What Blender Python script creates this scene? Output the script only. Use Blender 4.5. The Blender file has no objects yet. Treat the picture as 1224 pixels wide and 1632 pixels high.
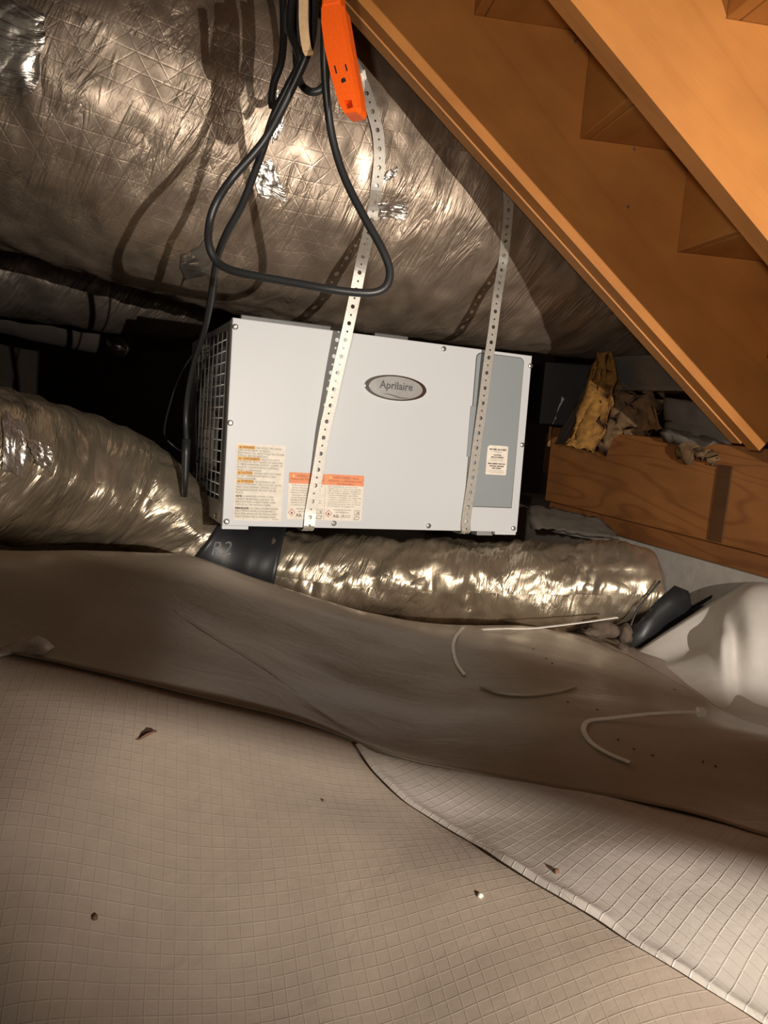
import bpy, bmesh, math, random
import numpy as np
from mathutils import Vector, Matrix, noise
from mathutils.bvhtree import BVHTree
random.seed(7)
S = bpy.context.scene
C = S.collection

# ------------------------------------------------------------------ camera
FPX = 1226.0
R = Matrix(((0.99719712, 0.07481917, 0.0),
            (0.01060517, -0.14134674, 0.98990334),
            (0.07406375, -0.98712876, -0.14174403)))      # columns: image right, image down, view direction
CAM = Vector((0, 0, 0.55))
cd = bpy.data.cameras.new('camera'); cam = bpy.data.objects.new('camera', cd); C.objects.link(cam)
cd.sensor_fit = 'VERTICAL'; cd.sensor_height = 36.0; cd.lens = FPX / 1632.0 * 36.0
cd.clip_start = 0.01
rx, dn, fw = R.col[0], R.col[1], R.col[2]
m = Matrix((rx, -dn, -fw)).transposed().to_4x4(); m.translation = CAM
cam.matrix_world = m
S.camera = cam

# ------------------------------------------------------------------ world, lamps, exposure
w = bpy.data.worlds.new('world'); S.world = w; w.use_nodes = True
w.node_tree.nodes['Background'].inputs[0].default_value = (1.0, 0.82, 0.64, 1)
w.node_tree.nodes['Background'].inputs[1].default_value = 0.10
S.view_settings.view_transform = 'Standard'; S.view_settings.look = 'None'
S.view_settings.exposure = -0.1; S.view_settings.gamma = 1.0; S.view_settings.use_curve_mapping = False

def lamp(name, loc, target, watts, color, radius, angle=None, blend=0.5):
    ld = bpy.data.lights.new(name, 'SPOT' if angle else 'POINT')
    ld.energy = watts; ld.color = color; ld.shadow_soft_size = radius
    if angle: ld.spot_size = math.radians(angle); ld.spot_blend = blend
    o = bpy.data.objects.new(name, ld); C.objects.link(o); o.location = loc
    o.rotation_euler = (Vector(target) - Vector(loc)).to_track_quat('-Z', 'Y').to_euler()
    return o
KEY = Vector((0.92, -0.62, 0.56))
lamp('work_light', KEY, (0.06, 1.6, 0.36), 222, (1.0, 0.90, 0.79), 0.007, 60, 1.0)
lamp('headlamp', (-0.10, -0.05, 0.64), (0.40, 1.5, 1.00), 33, (1.0, 0.88, 0.74), 0.015, 84, 1.0)  # added fill spot beside the camera, brightens stairs and upper duct

# ------------------------------------------------------------------ helpers
def ray(u, v):
    return R @ Vector(((u - 612) / FPX, (v - 816) / FPX, 1.0))
def at(u, v, Y):                      # point of the place seen in that direction, Y metres ahead
    d = ray(u, v); return CAM + d * (Y / d.y)
def onplane(u, v, p0, n):
    d = ray(u, v); t = (Vector(p0) - CAM).dot(n) / d.dot(n); return CAM + d * t

def link(name, me, mats=None, parent=None, smooth=False):
    o = bpy.data.objects.new(name, me); C.objects.link(o)
    if mats:
        for mm in (mats if isinstance(mats, (list, tuple)) else [mats]): me.materials.append(mm)
    if parent: o.parent = parent
    if smooth:
        me.polygons.foreach_set('use_smooth', [True] * len(me.polygons))
    return o
def mk(name, verts, faces, mat, parent=None, smooth=False):
    me = bpy.data.meshes.new(name); me.from_pydata([tuple(v) for v in verts], [], faces); me.update()
    return link(name, me, mat, parent, smooth)
def tag(o, label, cat, group=None, kind=None):
    if label: o['label'] = label
    if cat: o['category'] = cat
    if group: o['group'] = group
    if kind: o['kind'] = kind
    return o
def struct(o, label=None):
    o['kind'] = 'structure'
    if label: o['label'] = label
    return o
def empty(name, loc=(0, 0, 0), mat=None):
    o = bpy.data.objects.new(name, None); C.objects.link(o); o.empty_display_size = 0.05
    if mat is not None: o.matrix_world = mat
    else: o.location = loc
    return o
def bm_obj(name, bm, mat, parent=None, smooth=False):
    bmesh.ops.recalc_face_normals(bm, faces=bm.faces[:])
    me = bpy.data.meshes.new(name); bm.to_mesh(me); bm.free()
    return link(name, me, mat, parent, smooth)
def add_box(bm, lo, hi, bev=0.0):
    r = bmesh.ops.create_cube(bm, size=1.0)
    lo = Vector(lo); hi = Vector(hi)
    for v in r['verts']:
        v.co = Vector([(lo[i] + hi[i]) / 2 + v.co[i] * (hi[i] - lo[i]) for i in range(3)])
    if bev > 0:
        es = list({e for v in r['verts'] for e in v.link_edges})
        bmesh.ops.bevel(bm, geom=es, offset=bev, segments=2, affect='EDGES', profile=0.5)
def box(name, lo, hi, mat, parent=None, bev=0.0):
    bm = bmesh.new(); add_box(bm, lo, hi, bev); return bm_obj(name, bm, mat, parent)
def prism(name, poly, y0, y1, mat, parent=None, bev=0.0, to3=lambda a, b, y: (a, y, b)):
    bm = bmesh.new()
    f = [bm.verts.new(to3(a, b, y0)) for a, b in poly]; k = [bm.verts.new(to3(a, b, y1)) for a, b in poly]
    n = len(poly)
    ff = bm.faces.new(f); bm.faces.new(k[::-1])
    for i in range(n): bm.faces.new((f[i], k[i], k[(i + 1) % n], f[(i + 1) % n]))
    if bev > 0:
        bmesh.ops.bevel(bm, geom=list(ff.edges), offset=bev, segments=2, affect='EDGES', profile=0.5)
    return bm_obj(name, bm, mat, parent)

def crom(pts, n):
    """Catmull-Rom samples through n-dimensional points."""
    P = [np.array(p, float) for p in pts]; P = [2 * P[0] - P[1]] + P + [2 * P[-1] - P[-2]]
    out = []
    for i in range(1, len(P) - 2):
        for k in range(n):
            t = k / n
            out.append(0.5 * (2 * P[i] + (P[i + 1] - P[i - 1]) * t + (2 * P[i - 1] - 5 * P[i] + 4 * P[i + 1] - P[i + 2]) * t * t
                              + (3 * P[i] - 3 * P[i + 1] + P[i + 2] - P[i - 1]) * t ** 3))
    out.append(P[-2]); return out
def resample(pts, step):
    P = [np.array(p, float) for p in pts]; d = [0]
    for a, b in zip(P, P[1:]): d.append(d[-1] + np.linalg.norm((b - a)[:3]))
    n = max(2, int(d[-1] / step)); ts = np.linspace(0, d[-1], n + 1); A = np.array(P)
    return [np.array([np.interp(t, d, A[:, j]) for j in range(A.shape[1])]) for t in ts]

def sweep(name, path, sides, mat, parent=None, rough=None, up=Vector((0, 0, 1)), caps=True, flat=None):
    """path: list of (x,y,z,r); rough(s, theta, r) -> radius offset; flat=(a,b) gives an elliptic section."""
    n = len(path); vs = []; uv = []; s = 0.0; side = None
    for i in range(n):
        p = Vector(path[i][:3]); r = path[i][3]
        a = Vector(path[max(0, i - 1)][:3]); b = Vector(path[min(n - 1, i + 1)][:3]); T = (b - a).normalized()
        if i: s += (p - Vector(path[i - 1][:3])).length
        if side is None:
            side = T.cross(up)
            if side.length < 0.1: side = T.cross(Vector((0, 1, 0)))
        side = (side - T * side.dot(T)).normalized(); nn = side.cross(T).normalized()
        for k in range(sides):
            th = 2 * math.pi * k / sides
            rr = r + (rough(s, th, r) if rough else 0.0)
            ca, cb = (flat if flat else (1, 1))
            vs.append(p + side * (math.cos(th) * rr * ca) + nn * (math.sin(th) * rr * cb)); uv.append((s, th * r))
    fs = []
    for i in range(n - 1):
        for k in range(sides):
            k2 = (k + 1) % sides
            fs.append((i * sides + k, i * sides + k2, (i + 1) * sides + k2, (i + 1) * sides + k))
    if caps:
        fs.append(tuple(range(sides))[::-1]); fs.append(tuple((n - 1) * sides + k for k in range(sides)))
    o = mk(name, vs, fs, mat, parent, True)
    me = o.data; ul = me.uv_layers.new(name='UVMap'); R0 = path[0][3]
    for poly in me.polygons:
        ks = [me.loops[l].vertex_index for l in poly.loop_indices]
        wrap = any(k % sides == 0 for k in ks) and any(k % sides == sides - 1 for k in ks) and len(ks) == 4
        for l, k in zip(poly.loop_indices, ks):
            a, b = uv[k]
            if wrap and k % sides == 0: b = 2 * math.pi * path[k // sides][3]
            ul.data[l].uv = (a, b)
    return o
def tube(name, pts, r, mat, parent=None, step=0.008, sides=10, n=10, flat=None):
    sm = resample(crom(pts, n), step)
    return sweep(name, [(p[0], p[1], p[2], r) for p in sm], sides, mat, parent, flat=flat)

def bvh_of(*objs):
    vs = []; fs = []
    for o in objs:
        b = len(vs); mw = o.matrix_world
        vs += [mw @ v.co for v in o.data.vertices]; fs += [[b + i for i in p.vertices] for p in o.data.polygons]
    return BVHTree.FromPolygons(vs, fs)
def hit(bvh, u, v):
    d = ray(u, v).normalized(); p, nrm, i, t = bvh.ray_cast(CAM, d)
    if p is None: return None, None
    if nrm.dot(d) > 0: nrm = -nrm
    return p, nrm
def fbm(p, o=4):
    return noise.fractal(Vector(p), 1.0, 2.0, o)

# ------------------------------------------------------------------ materials
class NT:
    def __init__(s, name):
        s.m = bpy.data.materials.new(name); s.m.use_nodes = True; s.t = s.m.node_tree
        s.b = s.t.nodes['Principled BSDF']
    def n(s, typ, **kw):
        x = s.t.nodes.new('ShaderNode' + typ)
        for k, v in kw.items():
            if k in x.inputs: x.inputs[k].default_value = v
            else: setattr(x, k, v)
        return x
    def l(s, a, b): s.t.links.new(a, b)
    def set(s, **kw):
        for k, v in kw.items(): s.b.inputs[k.replace('_', ' ')].default_value = v
    def coord(s, kind='Object', scale=(1, 1, 1), rot=(0, 0, 0), loc=(0, 0, 0)):
        tc = s.n('TexCoord'); mp = s.n('Mapping'); s.l(tc.outputs[kind], mp.inputs[0])
        mp.inputs['Scale'].default_value = scale; mp.inputs['Rotation'].default_value = rot; mp.inputs['Location'].default_value = loc
        return mp.outputs[0]
    def ramp(s, fac, stops):
        r = s.n('ValToRGB'); e = r.color_ramp.elements
        while len(e) < len(stops): e.new(0.5)
        for x, (p, c) in zip(e, stops):
            x.position = p; x.color = (c[0], c[1], c[2], 1) if isinstance(c, (tuple, list)) else (c, c, c, 1)
        s.l(fac, r.inputs[0]); return r.outputs[0]
    def math(s, op, a, b=None, c=None):
        x = s.n('Math', operation=op)
        for i, q in enumerate((a, b, c)):
            if q is None: continue
            if isinstance(q, (int, float)): x.inputs[i].default_value = q
            else: s.l(q, x.inputs[i])
        return x.outputs[0]
    def mix(s, fac, a, b, blend='MIX'):
        x = s.n('MixRGB', blend_type=blend)
        for i, q in enumerate((fac, a, b)):
            if isinstance(q, (int, float)): x.inputs[i].default_value = q
            elif isinstance(q, (tuple, list)): x.inputs[i].default_value = (q[0], q[1], q[2], 1)
            else: s.l(q, x.inputs[i])
        return x.outputs[0]
    def bump(s, h, strength, dist, prev=None):
        x = s.n('Bump'); x.inputs['Strength'].default_value = strength; x.inputs['Distance'].default_value = dist
        s.l(h, x.inputs['Height'])
        if prev is not None: s.l(prev, x.inputs['Normal'])
        s.l(x.outputs[0], s.b.inputs['Normal']); return x.outputs[0]
    def noise(s, vec, scale, detail=4, rough=0.55, dist=0.0):
        x = s.n('TexNoise'); s.l(vec, x.inputs['Vector'])
        x.inputs['Scale'].default_value = scale; x.inputs['Detail'].default_value = detail
        x.inputs['Roughness'].default_value = rough; x.inputs['Distortion'].default_value = dist
        return x.outputs['Fac']

def plain(name, col, rough=0.5, metal=0.0, grain=0.0, gscale=60, spec=0.5, k=0.10):
    t = NT(name); t.set(Roughness=rough, Metallic=metal)
    t.b.inputs['Specular IOR Level'].default_value = spec
    v = t.coord(); f = t.noise(v, gscale, 5)
    t.l(t.ramp(f, [(0.3, tuple(c * (1 - k) for c in col)), (0.7, tuple(min(1, c * (1 + k)) for c in col))]), t.b.inputs['Base Color'])
    if grain: t.bump(f, grain, 0.001)
    return t.m

def foil(name, col, rough=0.34, metal=0.75, crumple=0.5, cs=24.0, stretch=(1.0, 2.2), scrim=0.0, scrimsize=0.03, wr=0.5, fade=None, slant=0.35):
    """u runs along the duct, v around it; fade=(u0, u1): the scrim weave gives way to loose crinkled film"""
    t = NT(name); t.set(Metallic=metal)
    tc = t.n('TexCoord'); uv = tc.outputs['UV']
    def mp(scale, rot=0.0):
        x = t.n('Mapping'); t.l(uv, x.inputs[0]); x.inputs['Rotation'].default_value = (0, 0, rot)
        y = t.n('Mapping'); t.l(x.outputs[0], y.inputs[0]); y.inputs['Scale'].default_value = (scale[0], scale[1], 1)
        return y.outputs[0]
    warp = t.n('TexNoise'); t.l(mp((1, 1)), warp.inputs['Vector']); warp.inputs['Scale'].default_value = 9; warp.inputs['Detail'].default_value = 3
    wv = t.n('VectorMath', operation='MULTIPLY_ADD'); t.l(warp.outputs['Color'], wv.inputs[0]); wv.inputs[1].default_value = (0.06, 0.06, 0.0)
    t.l(mp((stretch[1] / 1.6, 1.0 / stretch[0] / 1.6), slant), wv.inputs[2])
    vo = t.n('TexVoronoi', feature='F1', distance='EUCLIDEAN'); t.l(wv.outputs[0], vo.inputs['Vector']); vo.inputs['Scale'].default_value = cs
    vo2 = t.n('TexVoronoi', feature='F1'); t.l(wv.outputs[0], vo2.inputs['Vector']); vo2.inputs['Scale'].default_value = cs * 2.7
    big = t.noise(mp((1.0, 1.0)), 5, 3)
    msk = t.ramp(big, [(0.36, 0.08), (0.62, 1.0)])
    h = t.math('ADD', vo.outputs['Distance'], t.math('MULTIPLY', vo2.outputs['Distance'], 0.45))
    nb = t.bump(t.math('MULTIPLY', h, msk), crumple, 0.012)
    # long creases round the duct
    c1 = t.ramp(t.noise(mp((9, 1.5), slant), 2.2, 4, 0.6, 0.8), [(0.40, 0.0), (0.5, 1.0), (0.60, 0.0)])
    c2 = t.ramp(t.noise(mp((26, 4.0), slant), 1.8, 5, 0.65, 1.0), [(0.36, 0.0), (0.5, 1.0), (0.64, 0.0)])
    cr = t.math('ADD', t.math('MULTIPLY', c1, 1.0), t.math('MULTIPLY', c2, 0.22))
    msk2 = t.ramp(t.noise(mp((1.3, 1.3), 0.9), 4, 3), [(0.40, 0.06), (0.62, 1.0)])
    cr = t.math('MULTIPLY', cr, msk2)
    nb = t.bump(cr, wr, 0.007, nb)
    wn = t.noise(mp((60, 12), slant), 1.6, 5, 0.65)
    nb = t.bump(wn, wr * 0.25, 0.004, nb)
    colr = t.ramp(t.noise(mp((1.5, 0.7)), 6, 5), [(0.3, tuple(c * 0.62 for c in col)), (0.7, col)])
    if scrim:
        lines = None
        wu = t.n('VectorMath', operation='MULTIPLY_ADD'); t.l(warp.outputs['Color'], wu.inputs[0]); wu.inputs[1].default_value = (0.012, 0.012, 0.0); t.l(uv, wu.inputs[2])
        for rot in (0.0, 0.72, -0.72):
            m1 = t.n('Mapping'); t.l(wu.outputs[0], m1.inputs[0]); m1.inputs['Rotation'].default_value = (0, 0, rot)
            sx = t.n('SeparateXYZ'); t.l(m1.outputs[0], sx.inputs[0])
            d = t.math('ABSOLUTE', t.math('SUBTRACT', t.math('FRACT', t.math('DIVIDE', sx.outputs[1 if rot == 0 else 0], scrimsize)), 0.5))
            g = t.ramp(d, [(0.0, 1.0), (0.07, 0.0)])
            lines = g if lines is None else t.math('MAXIMUM', lines, g)
        lines = t.math('MULTIPLY', lines, t.ramp(t.noise(mp((1, 1)), 7, 4), [(0.38, 0.1), (0.62, 1.0)]))
        if fade:
            sx = t.n('SeparateXYZ'); t.l(uv, sx.inputs[0])
            mr = t.n('MapRange'); t.l(sx.outputs[0], mr.inputs[0]); mr.inputs[1].default_value = fade[0]; mr.inputs[2].default_value = fade[1]; mr.inputs[3].default_value = 1.0; mr.inputs[4].default_value = 0.0
            lines = t.math('MULTIPLY', lines, mr.outputs[0])
        nb = t.bump(lines, scrim, 0.0016, nb)
        colr = t.mix(t.math('MULTIPLY', lines, 0.16), colr, tuple(min(1, c * 1.5) for c in col))
    t.l(colr, t.b.inputs['Base Color'])
    t.l(t.ramp(t.noise(mp((1, 1)), 14, 4), [(0.3, rough * 0.7), (0.7, min(1, rough * 1.35))]), t.b.inputs['Roughness'])
    return t.m

def wood(name, c1, c2, rough=0.62, scale=1.0, knots=True, ring=9.0, figure=0.35):
    """grain along local x"""
    t = NT(name); t.set(Roughness=rough)
    t.b.inputs['Specular IOR Level'].default_value = 0.25
    v = t.coord('Object', (1.0 * scale, 6.0 * scale, 6.0 * scale))
    fn = t.noise(t.coord('Object', (1.1 * scale, 7.0 * scale, 7.0 * scale)), 1.0, 1.5, 0.4, 0.25)
    wv = t.math('PINGPONG', t.math('MULTIPLY', fn, ring * 2.4), 1.0)
    fine = t.noise(t.coord('Object', (4, 90, 90)), 3, 5, 0.6)
    cl = t.noise(t.coord('Object', (1, 1.6, 1.6)), 5, 3)
    base = t.mix(figure, c1, t.ramp(wv, [(0.05, c2), (0.35, c1), (1.0, c1)]))
    base = t.mix(0.30, base, t.ramp(fine, [(0.3, c2), (0.7, c1)]))
    base = t.mix(0.38, base, t.ramp(cl, [(0.3, tuple(x * 0.62 for x in c2)), (0.7, tuple(min(1, x * 1.12) for x in c1))]))
    if knots:
        vo = t.n('TexVoronoi', feature='F1'); t.l(t.coord('Object', (2.0, 5.0, 5.0), loc=(0.3, 0.2, 0.45)), vo.inputs['Vector']); vo.inputs['Scale'].default_value = 1.1
        k = t.ramp(vo.outputs['Distance'], [(0.03, 1.0), (0.085, 0.0)])
        base = t.mix(t.math('MULTIPLY', k, 0.75), base, tuple(x * 0.30 for x in c2))
    t.l(base, t.b.inputs['Base Color'])
    nb = t.bump(fine, 0.25, 0.001)
    t.bump(wv, 0.08, 0.001, nb)
    return t.m

def sheeting(name, col, rough, gx=0.0, rots=(0.0, math.pi / 2), strength=0.6, warp=0.004, dirt=0.25, off=(0, 0), wrink=0.25, stretch=(1, 1)):
    t = NT(name)
    t.b.inputs['Specular IOR Level'].default_value = 0.5
    v0 = t.coord('Object')
    nz = t.n('TexNoise'); t.l(v0, nz.inputs['Vector']); nz.inputs['Scale'].default_value = 7; nz.inputs['Detail'].default_value = 2
    big = t.noise(v0, 3.0, 4); fine = t.noise(v0, 45, 5, 0.6)
    c = t.ramp(big, [(0.3, tuple(x * (1 - dirt) for x in col)), (0.65, col)])
    c = t.mix(0.18, c, t.ramp(fine, [(0.35, tuple(x * 0.7 for x in col)), (0.6, col)]))
    wr = t.noise(t.coord('Object', (stretch[0], stretch[1], 1)), 16, 5, 0.6, 0.6)
    nb = t.bump(wr, wrink, 0.006)
    if gx:
        lines = None
        for j, rt in enumerate(rots):
            va = t.n('VectorMath', operation='MULTIPLY_ADD'); t.l(nz.outputs['Color'], va.inputs[0]); va.inputs[1].default_value = (warp, warp, warp); t.l(v0, va.inputs[2])
            mp = t.n('Mapping'); t.l(va.outputs[0], mp.inputs[0]); mp.inputs['Rotation'].default_value = (0, 0, rt); mp.inputs['Scale'].default_value = (1 / gx, 1 / gx, 1)
            sx = t.n('SeparateXYZ'); t.l(mp.outputs[0], sx.inputs[0])
            d = t.math('ABSOLUTE', t.math('SUBTRACT', t.math('FRACT', sx.outputs[0]), 0.5))
            g = t.ramp(d, [(0.0, 1.0), (0.065, 0.0)])
            lines = g if lines is None else t.math('MAXIMUM', lines, g)
        lum = t.math('MULTIPLY', lines, t.ramp(t.noise(v0, 22, 4), [(0.3, 0.25), (0.6, 1.0)]))
        nb = t.bump(lum, strength, 0.0022, nb)
    nb = t.bump(fine, 0.12, 0.002, nb)
    t.l(c, t.b.inputs['Base Color'])
    t.l(t.ramp(big, [(0.3, rough * 0.85), (0.7, min(1, rough * 1.15))]), t.b.inputs['Roughness'])
    return t.m

M = {}
M['panel'] = plain('white_enamel', (0.63, 0.65, 0.67), 0.42, 0, 0.0, 3, k=0.02)
M['grey_door'] = plain('grey_plastic', (0.29, 0.32, 0.335), 0.45, 0, 0.0, 4, k=0.04)
M['steel_dark'] = plain('grey_steel', (0.33, 0.33, 0.33), 0.42, 0.25, 0.0, 20, k=0.05)
M['rail'] = plain('dark_rail', (0.12, 0.12, 0.12), 0.4, 0.3)
M['galv'] = plain('galvanised_steel', (0.66, 0.64, 0.60), 0.30, 0.85, 0.05, 90)
M['wire'] = plain('pale_wire', (0.74, 0.74, 0.72), 0.4, 0.1)
M['strap'] = plain('strap_steel', (0.62, 0.59, 0.53), 0.40, 0.6, 0.05, 160)
M['screw'] = plain('zinc_screw', (0.62, 0.60, 0.56), 0.28, 0.9)
M['black'] = plain('black_interior', (0.015, 0.015, 0.015), 0.6)
M['rubber'] = plain('black_rubber', (0.022, 0.023, 0.024), 0.40, 0, 0.05, 300)
M['blackfilm'] = plain('black_film', (0.02, 0.021, 0.023), 0.42, 0, 0.35, 26)
M['greyprint'] = plain('grey_print', (0.14, 0.14, 0.145), 0.5)
M['cream'] = plain('cream_label', (0.86, 0.79, 0.68), 0.55)
M['ink'] = plain('ink', (0.16, 0.14, 0.12), 0.6)
M['inkbold'] = plain('bold_ink', (0.07, 0.06, 0.055), 0.6)
M['amber'] = plain('amber_print', (0.80, 0.44, 0.10), 0.55)
M['amber_ink'] = plain('amber_ink', (0.40, 0.20, 0.05), 0.6)
M['orange_print'] = plain('orange_print', (0.84, 0.30, 0.13), 0.55)
M['orange_ink'] = plain('orange_ink', (0.42, 0.12, 0.05), 0.6)
M['yellow_print'] = plain('yellow_print', (0.95, 0.65, 0.12), 0.55)
M['red_print'] = plain('red_print', (0.62, 0.10, 0.07), 0.55)
M['chrome'] = plain('chrome', (0.72, 0.72, 0.71), 0.16, 1.0)
M['badge'] = plain('badge_plate', (0.40, 0.395, 0.38), 0.34, 0.35)
M['badge_ink'] = plain('badge_ink', (0.075, 0.080, 0.09), 0.5)
M['orange'] = plain('orange_plastic', (0.95, 0.125, 0.012), 0.36, 0, 0.03, 300)
M['white_plastic'] = plain('white_plastic', (0.90, 0.87, 0.79), 0.38, 0, 0.03, 200)
M['rope'] = plain('tan_strap', (0.52, 0.35, 0.19), 0.7, 0, 0.3, 120)
M['filter'] = plain('pale_filter', (0.72, 0.72, 0.70), 0.6, 0, 0.1, 120)
M['stone'] = plain('grey_stone', (0.12, 0.088, 0.065), 0.85, 0, 0.8, 60)
M['leaf'] = plain('dry_leaf', (0.16, 0.085, 0.055), 0.8, 0, 0.4, 120)
M['fibre'] = plain('yellow_fibreglass', (0.24, 0.115, 0.022), 0.95, 0, 1.0, 70, k=0.4)
M['fibre2'] = plain('tan_fibreglass', (0.16, 0.095, 0.045), 0.95, 0, 1.0, 50, k=0.4)
M['paper'] = plain('kraft_paper', (0.24, 0.12, 0.05), 0.8, 0, 0.3, 40)
M['weave'] = foil('woven_foil', (0.20, 0.175, 0.15), 0.5, 0.3, 0.2, 40, (1, 1), 0.8, 0.008)
M['concrete'] = plain('concrete_block', (0.44, 0.41, 0.37), 0.9, 0, 0.7, 45)
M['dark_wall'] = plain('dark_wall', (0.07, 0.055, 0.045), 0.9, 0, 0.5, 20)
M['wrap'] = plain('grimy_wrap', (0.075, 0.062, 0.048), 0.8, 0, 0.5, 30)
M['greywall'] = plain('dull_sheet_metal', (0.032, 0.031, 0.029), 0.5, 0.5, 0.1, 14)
M['foil_big'] = foil('duct_foil', (0.50, 0.40, 0.31), 0.44, 0.72, 0.28, 7, (1.6, 2.0), 0.30, 0.030, 0.42, (1.3, 1.75), 0.22)
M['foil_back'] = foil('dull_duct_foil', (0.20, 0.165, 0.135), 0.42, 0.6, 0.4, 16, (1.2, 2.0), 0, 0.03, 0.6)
M['foil_flex'] = foil('flex_duct_foil', (0.64, 0.54, 0.40), 0.30, 0.80, 0.65, 18, (1.0, 1.6), 0, 0.03, 0.42)
M['foil_tape'] = foil('foil_tape', (0.84, 0.78, 0.70), 0.24, 0.9, 0.45, 26, (1, 1), 0, 0.03, 0.25)
M['wood_str'] = wood('amber_lumber', (0.50, 0.205, 0.050), (0.37, 0.135, 0.028), figure=0.45, ring=5)
M['wood_edge'] = wood('pale_lumber', (0.55, 0.255, 0.085), (0.41, 0.165, 0.045), knots=False, figure=0.3, ring=5)
M['wood_tread'] = wood('tread_board', (0.52, 0.235, 0.060), (0.38, 0.15, 0.034), ring=4, figure=0.35)
M['wood_beam'] = wood('brown_beam', (0.36, 0.15, 0.046), (0.20, 0.072, 0.021), ring=11, scale=1.2, figure=1.0)
M['wood_sill'] = wood('brown_sill', (0.28, 0.115, 0.038), (0.16, 0.058, 0.019), ring=11, scale=1.2, figure=1.0)
M['wood_cleat'] = wood('dark_cleat', (0.11, 0.05, 0.02), (0.06, 0.026, 0.01), knots=False)  # dark colour for the strip that stands for the stringer's shadow
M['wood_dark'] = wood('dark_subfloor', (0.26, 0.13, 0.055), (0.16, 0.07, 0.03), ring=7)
M['sheet_l'] = sheeting('reinforced_sheet', (0.53, 0.435, 0.35), 0.42, 0.0128, (-0.27, -0.27 + math.pi / 2), 0.30, warp=0.006)
M['sheet_r'] = sheeting('reinforced_sheet_turned', (0.68, 0.62, 0.555), 0.40, 0.0150, (0.74, -0.70), 0.38, warp=0.007)
M['sheet_f'] = sheeting('smooth_sheet', (0.47, 0.39, 0.295), 0.36, 0.0, dirt=0.3, wrink=0.22, stretch=(0.6, 1.6))
M['liner'] = sheeting('white_liner', (0.80, 0.765, 0.70), 0.55, 0.0, dirt=0.08, wrink=0.14)

# ------------------------------------------------------------------ floor
CTRL = [  # (u, v, metres ahead)
    (-150, 1700, .56), (612, 1700, .575), (1380, 1700, .60),
    (0, 1500, .62), (400, 1500, .68), (800, 1500, .70), (1224, 1500, .70),
    (0, 1280, .72), (350, 1280, .84), (700, 1280, .91), (1000, 1280, .93), (1224, 1340, .86),
    (0, 1070, .95), (250, 1090, 1.02), (450, 1150, 1.03), (640, 1205, 1.02), (1224, 1240, 1.02), (1000, 1200, 1.06),
    (0, 960, 1.12), (300, 980, 1.24), (600, 1090, 1.22), (850, 1130, 1.20), (1224, 1190, 1.12),
    (-100, 880, 1.24), (0, 882, 1.29), (150, 884, 1.36), (290, 890, 1.42), (380, 918, 1.47), (480, 950, 1.50), (600, 985, 1.53),
    (740, 1003, 1.56), (860, 1008, 1.60), (960, 1035, 1.58), (1050, 1080, 1.45), (1140, 1140, 1.30)]
cp = np.array([list(at(*c)) for c in CTRL])
extra = np.array([(-1.6, 1.0, .30), (-1.6, .3, .10), (-1.2, 2.2, .12), (-.5, 2.2, .05), (.2, 2.2, .02), (.6, 2.0, .02), (1.4, 1.4, .03), (1.4, .6, .0),
                  (-.8, 0.0, .03), (0, -.3, 0.0), (.9, -.3, 0.0), (-1.2, 3.5, .05), (1, 3.5, .03), (-1.6, -1.2, 0), (1.4, -1.2, 0),
                  (-.30, 1.66, .05), (.1, 1.72, .03), (-.52, 1.62, .12), (-.75, 1.50, .15), (-.95, 1.45, .17)])
cp = np.vstack([cp, extra])
def tps_fit(P, lam=2e-4):
    n = len(P); d = np.linalg.norm(P[:, None, :2] - P[None, :, :2], axis=2)
    K = np.where(d > 0, d * d * np.log(d + 1e-12), 0) + lam * np.eye(n)
    A = np.zeros((n + 3, n + 3)); A[:n, :n] = K; A[:n, n] = 1; A[:n, n + 1:] = P[:, :2]; A[n, :n] = 1; A[n + 1:, :n] = P[:, :2].T
    return np.linalg.solve(A, np.concatenate([P[:, 2], [0, 0, 0]]))
TW = tps_fit(cp)
def fz(x, y):
    d = np.hypot(cp[:, 0] - x, cp[:, 1] - y); k = np.where(d > 0, d * d * np.log(d + 1e-12), 0)
    z = float(k @ TW[:len(cp)] + TW[-3] + TW[-2] * x + TW[-1] * y)
    near = max(0.0, min(1.0, (1.25 - y) / 0.35))
    z += (0.006 + 0.027 * near) * noise.noise(Vector((x * 2.9 + 5, y * 4.4, 1.7))) + 0.0025 * noise.noise(Vector((x * 10, y * 11, 4.0)))
    return z
def floorhit(u, v):
    d = ray(u, v); lo, hi = 0.3, None; t = 0.3
    while t < 4:
        p = CAM + d * t
        if p.z <= fz(p.x, p.y): hi = t; break
        lo = t; t += 0.02
    if hi is None: return CAM + d * 4
    for _ in range(14):
        mid = (lo + hi) / 2; p = CAM + d * mid
        if p.z <= fz(p.x, p.y): hi = mid
        else: lo = mid
    return CAM + d * hi

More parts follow.
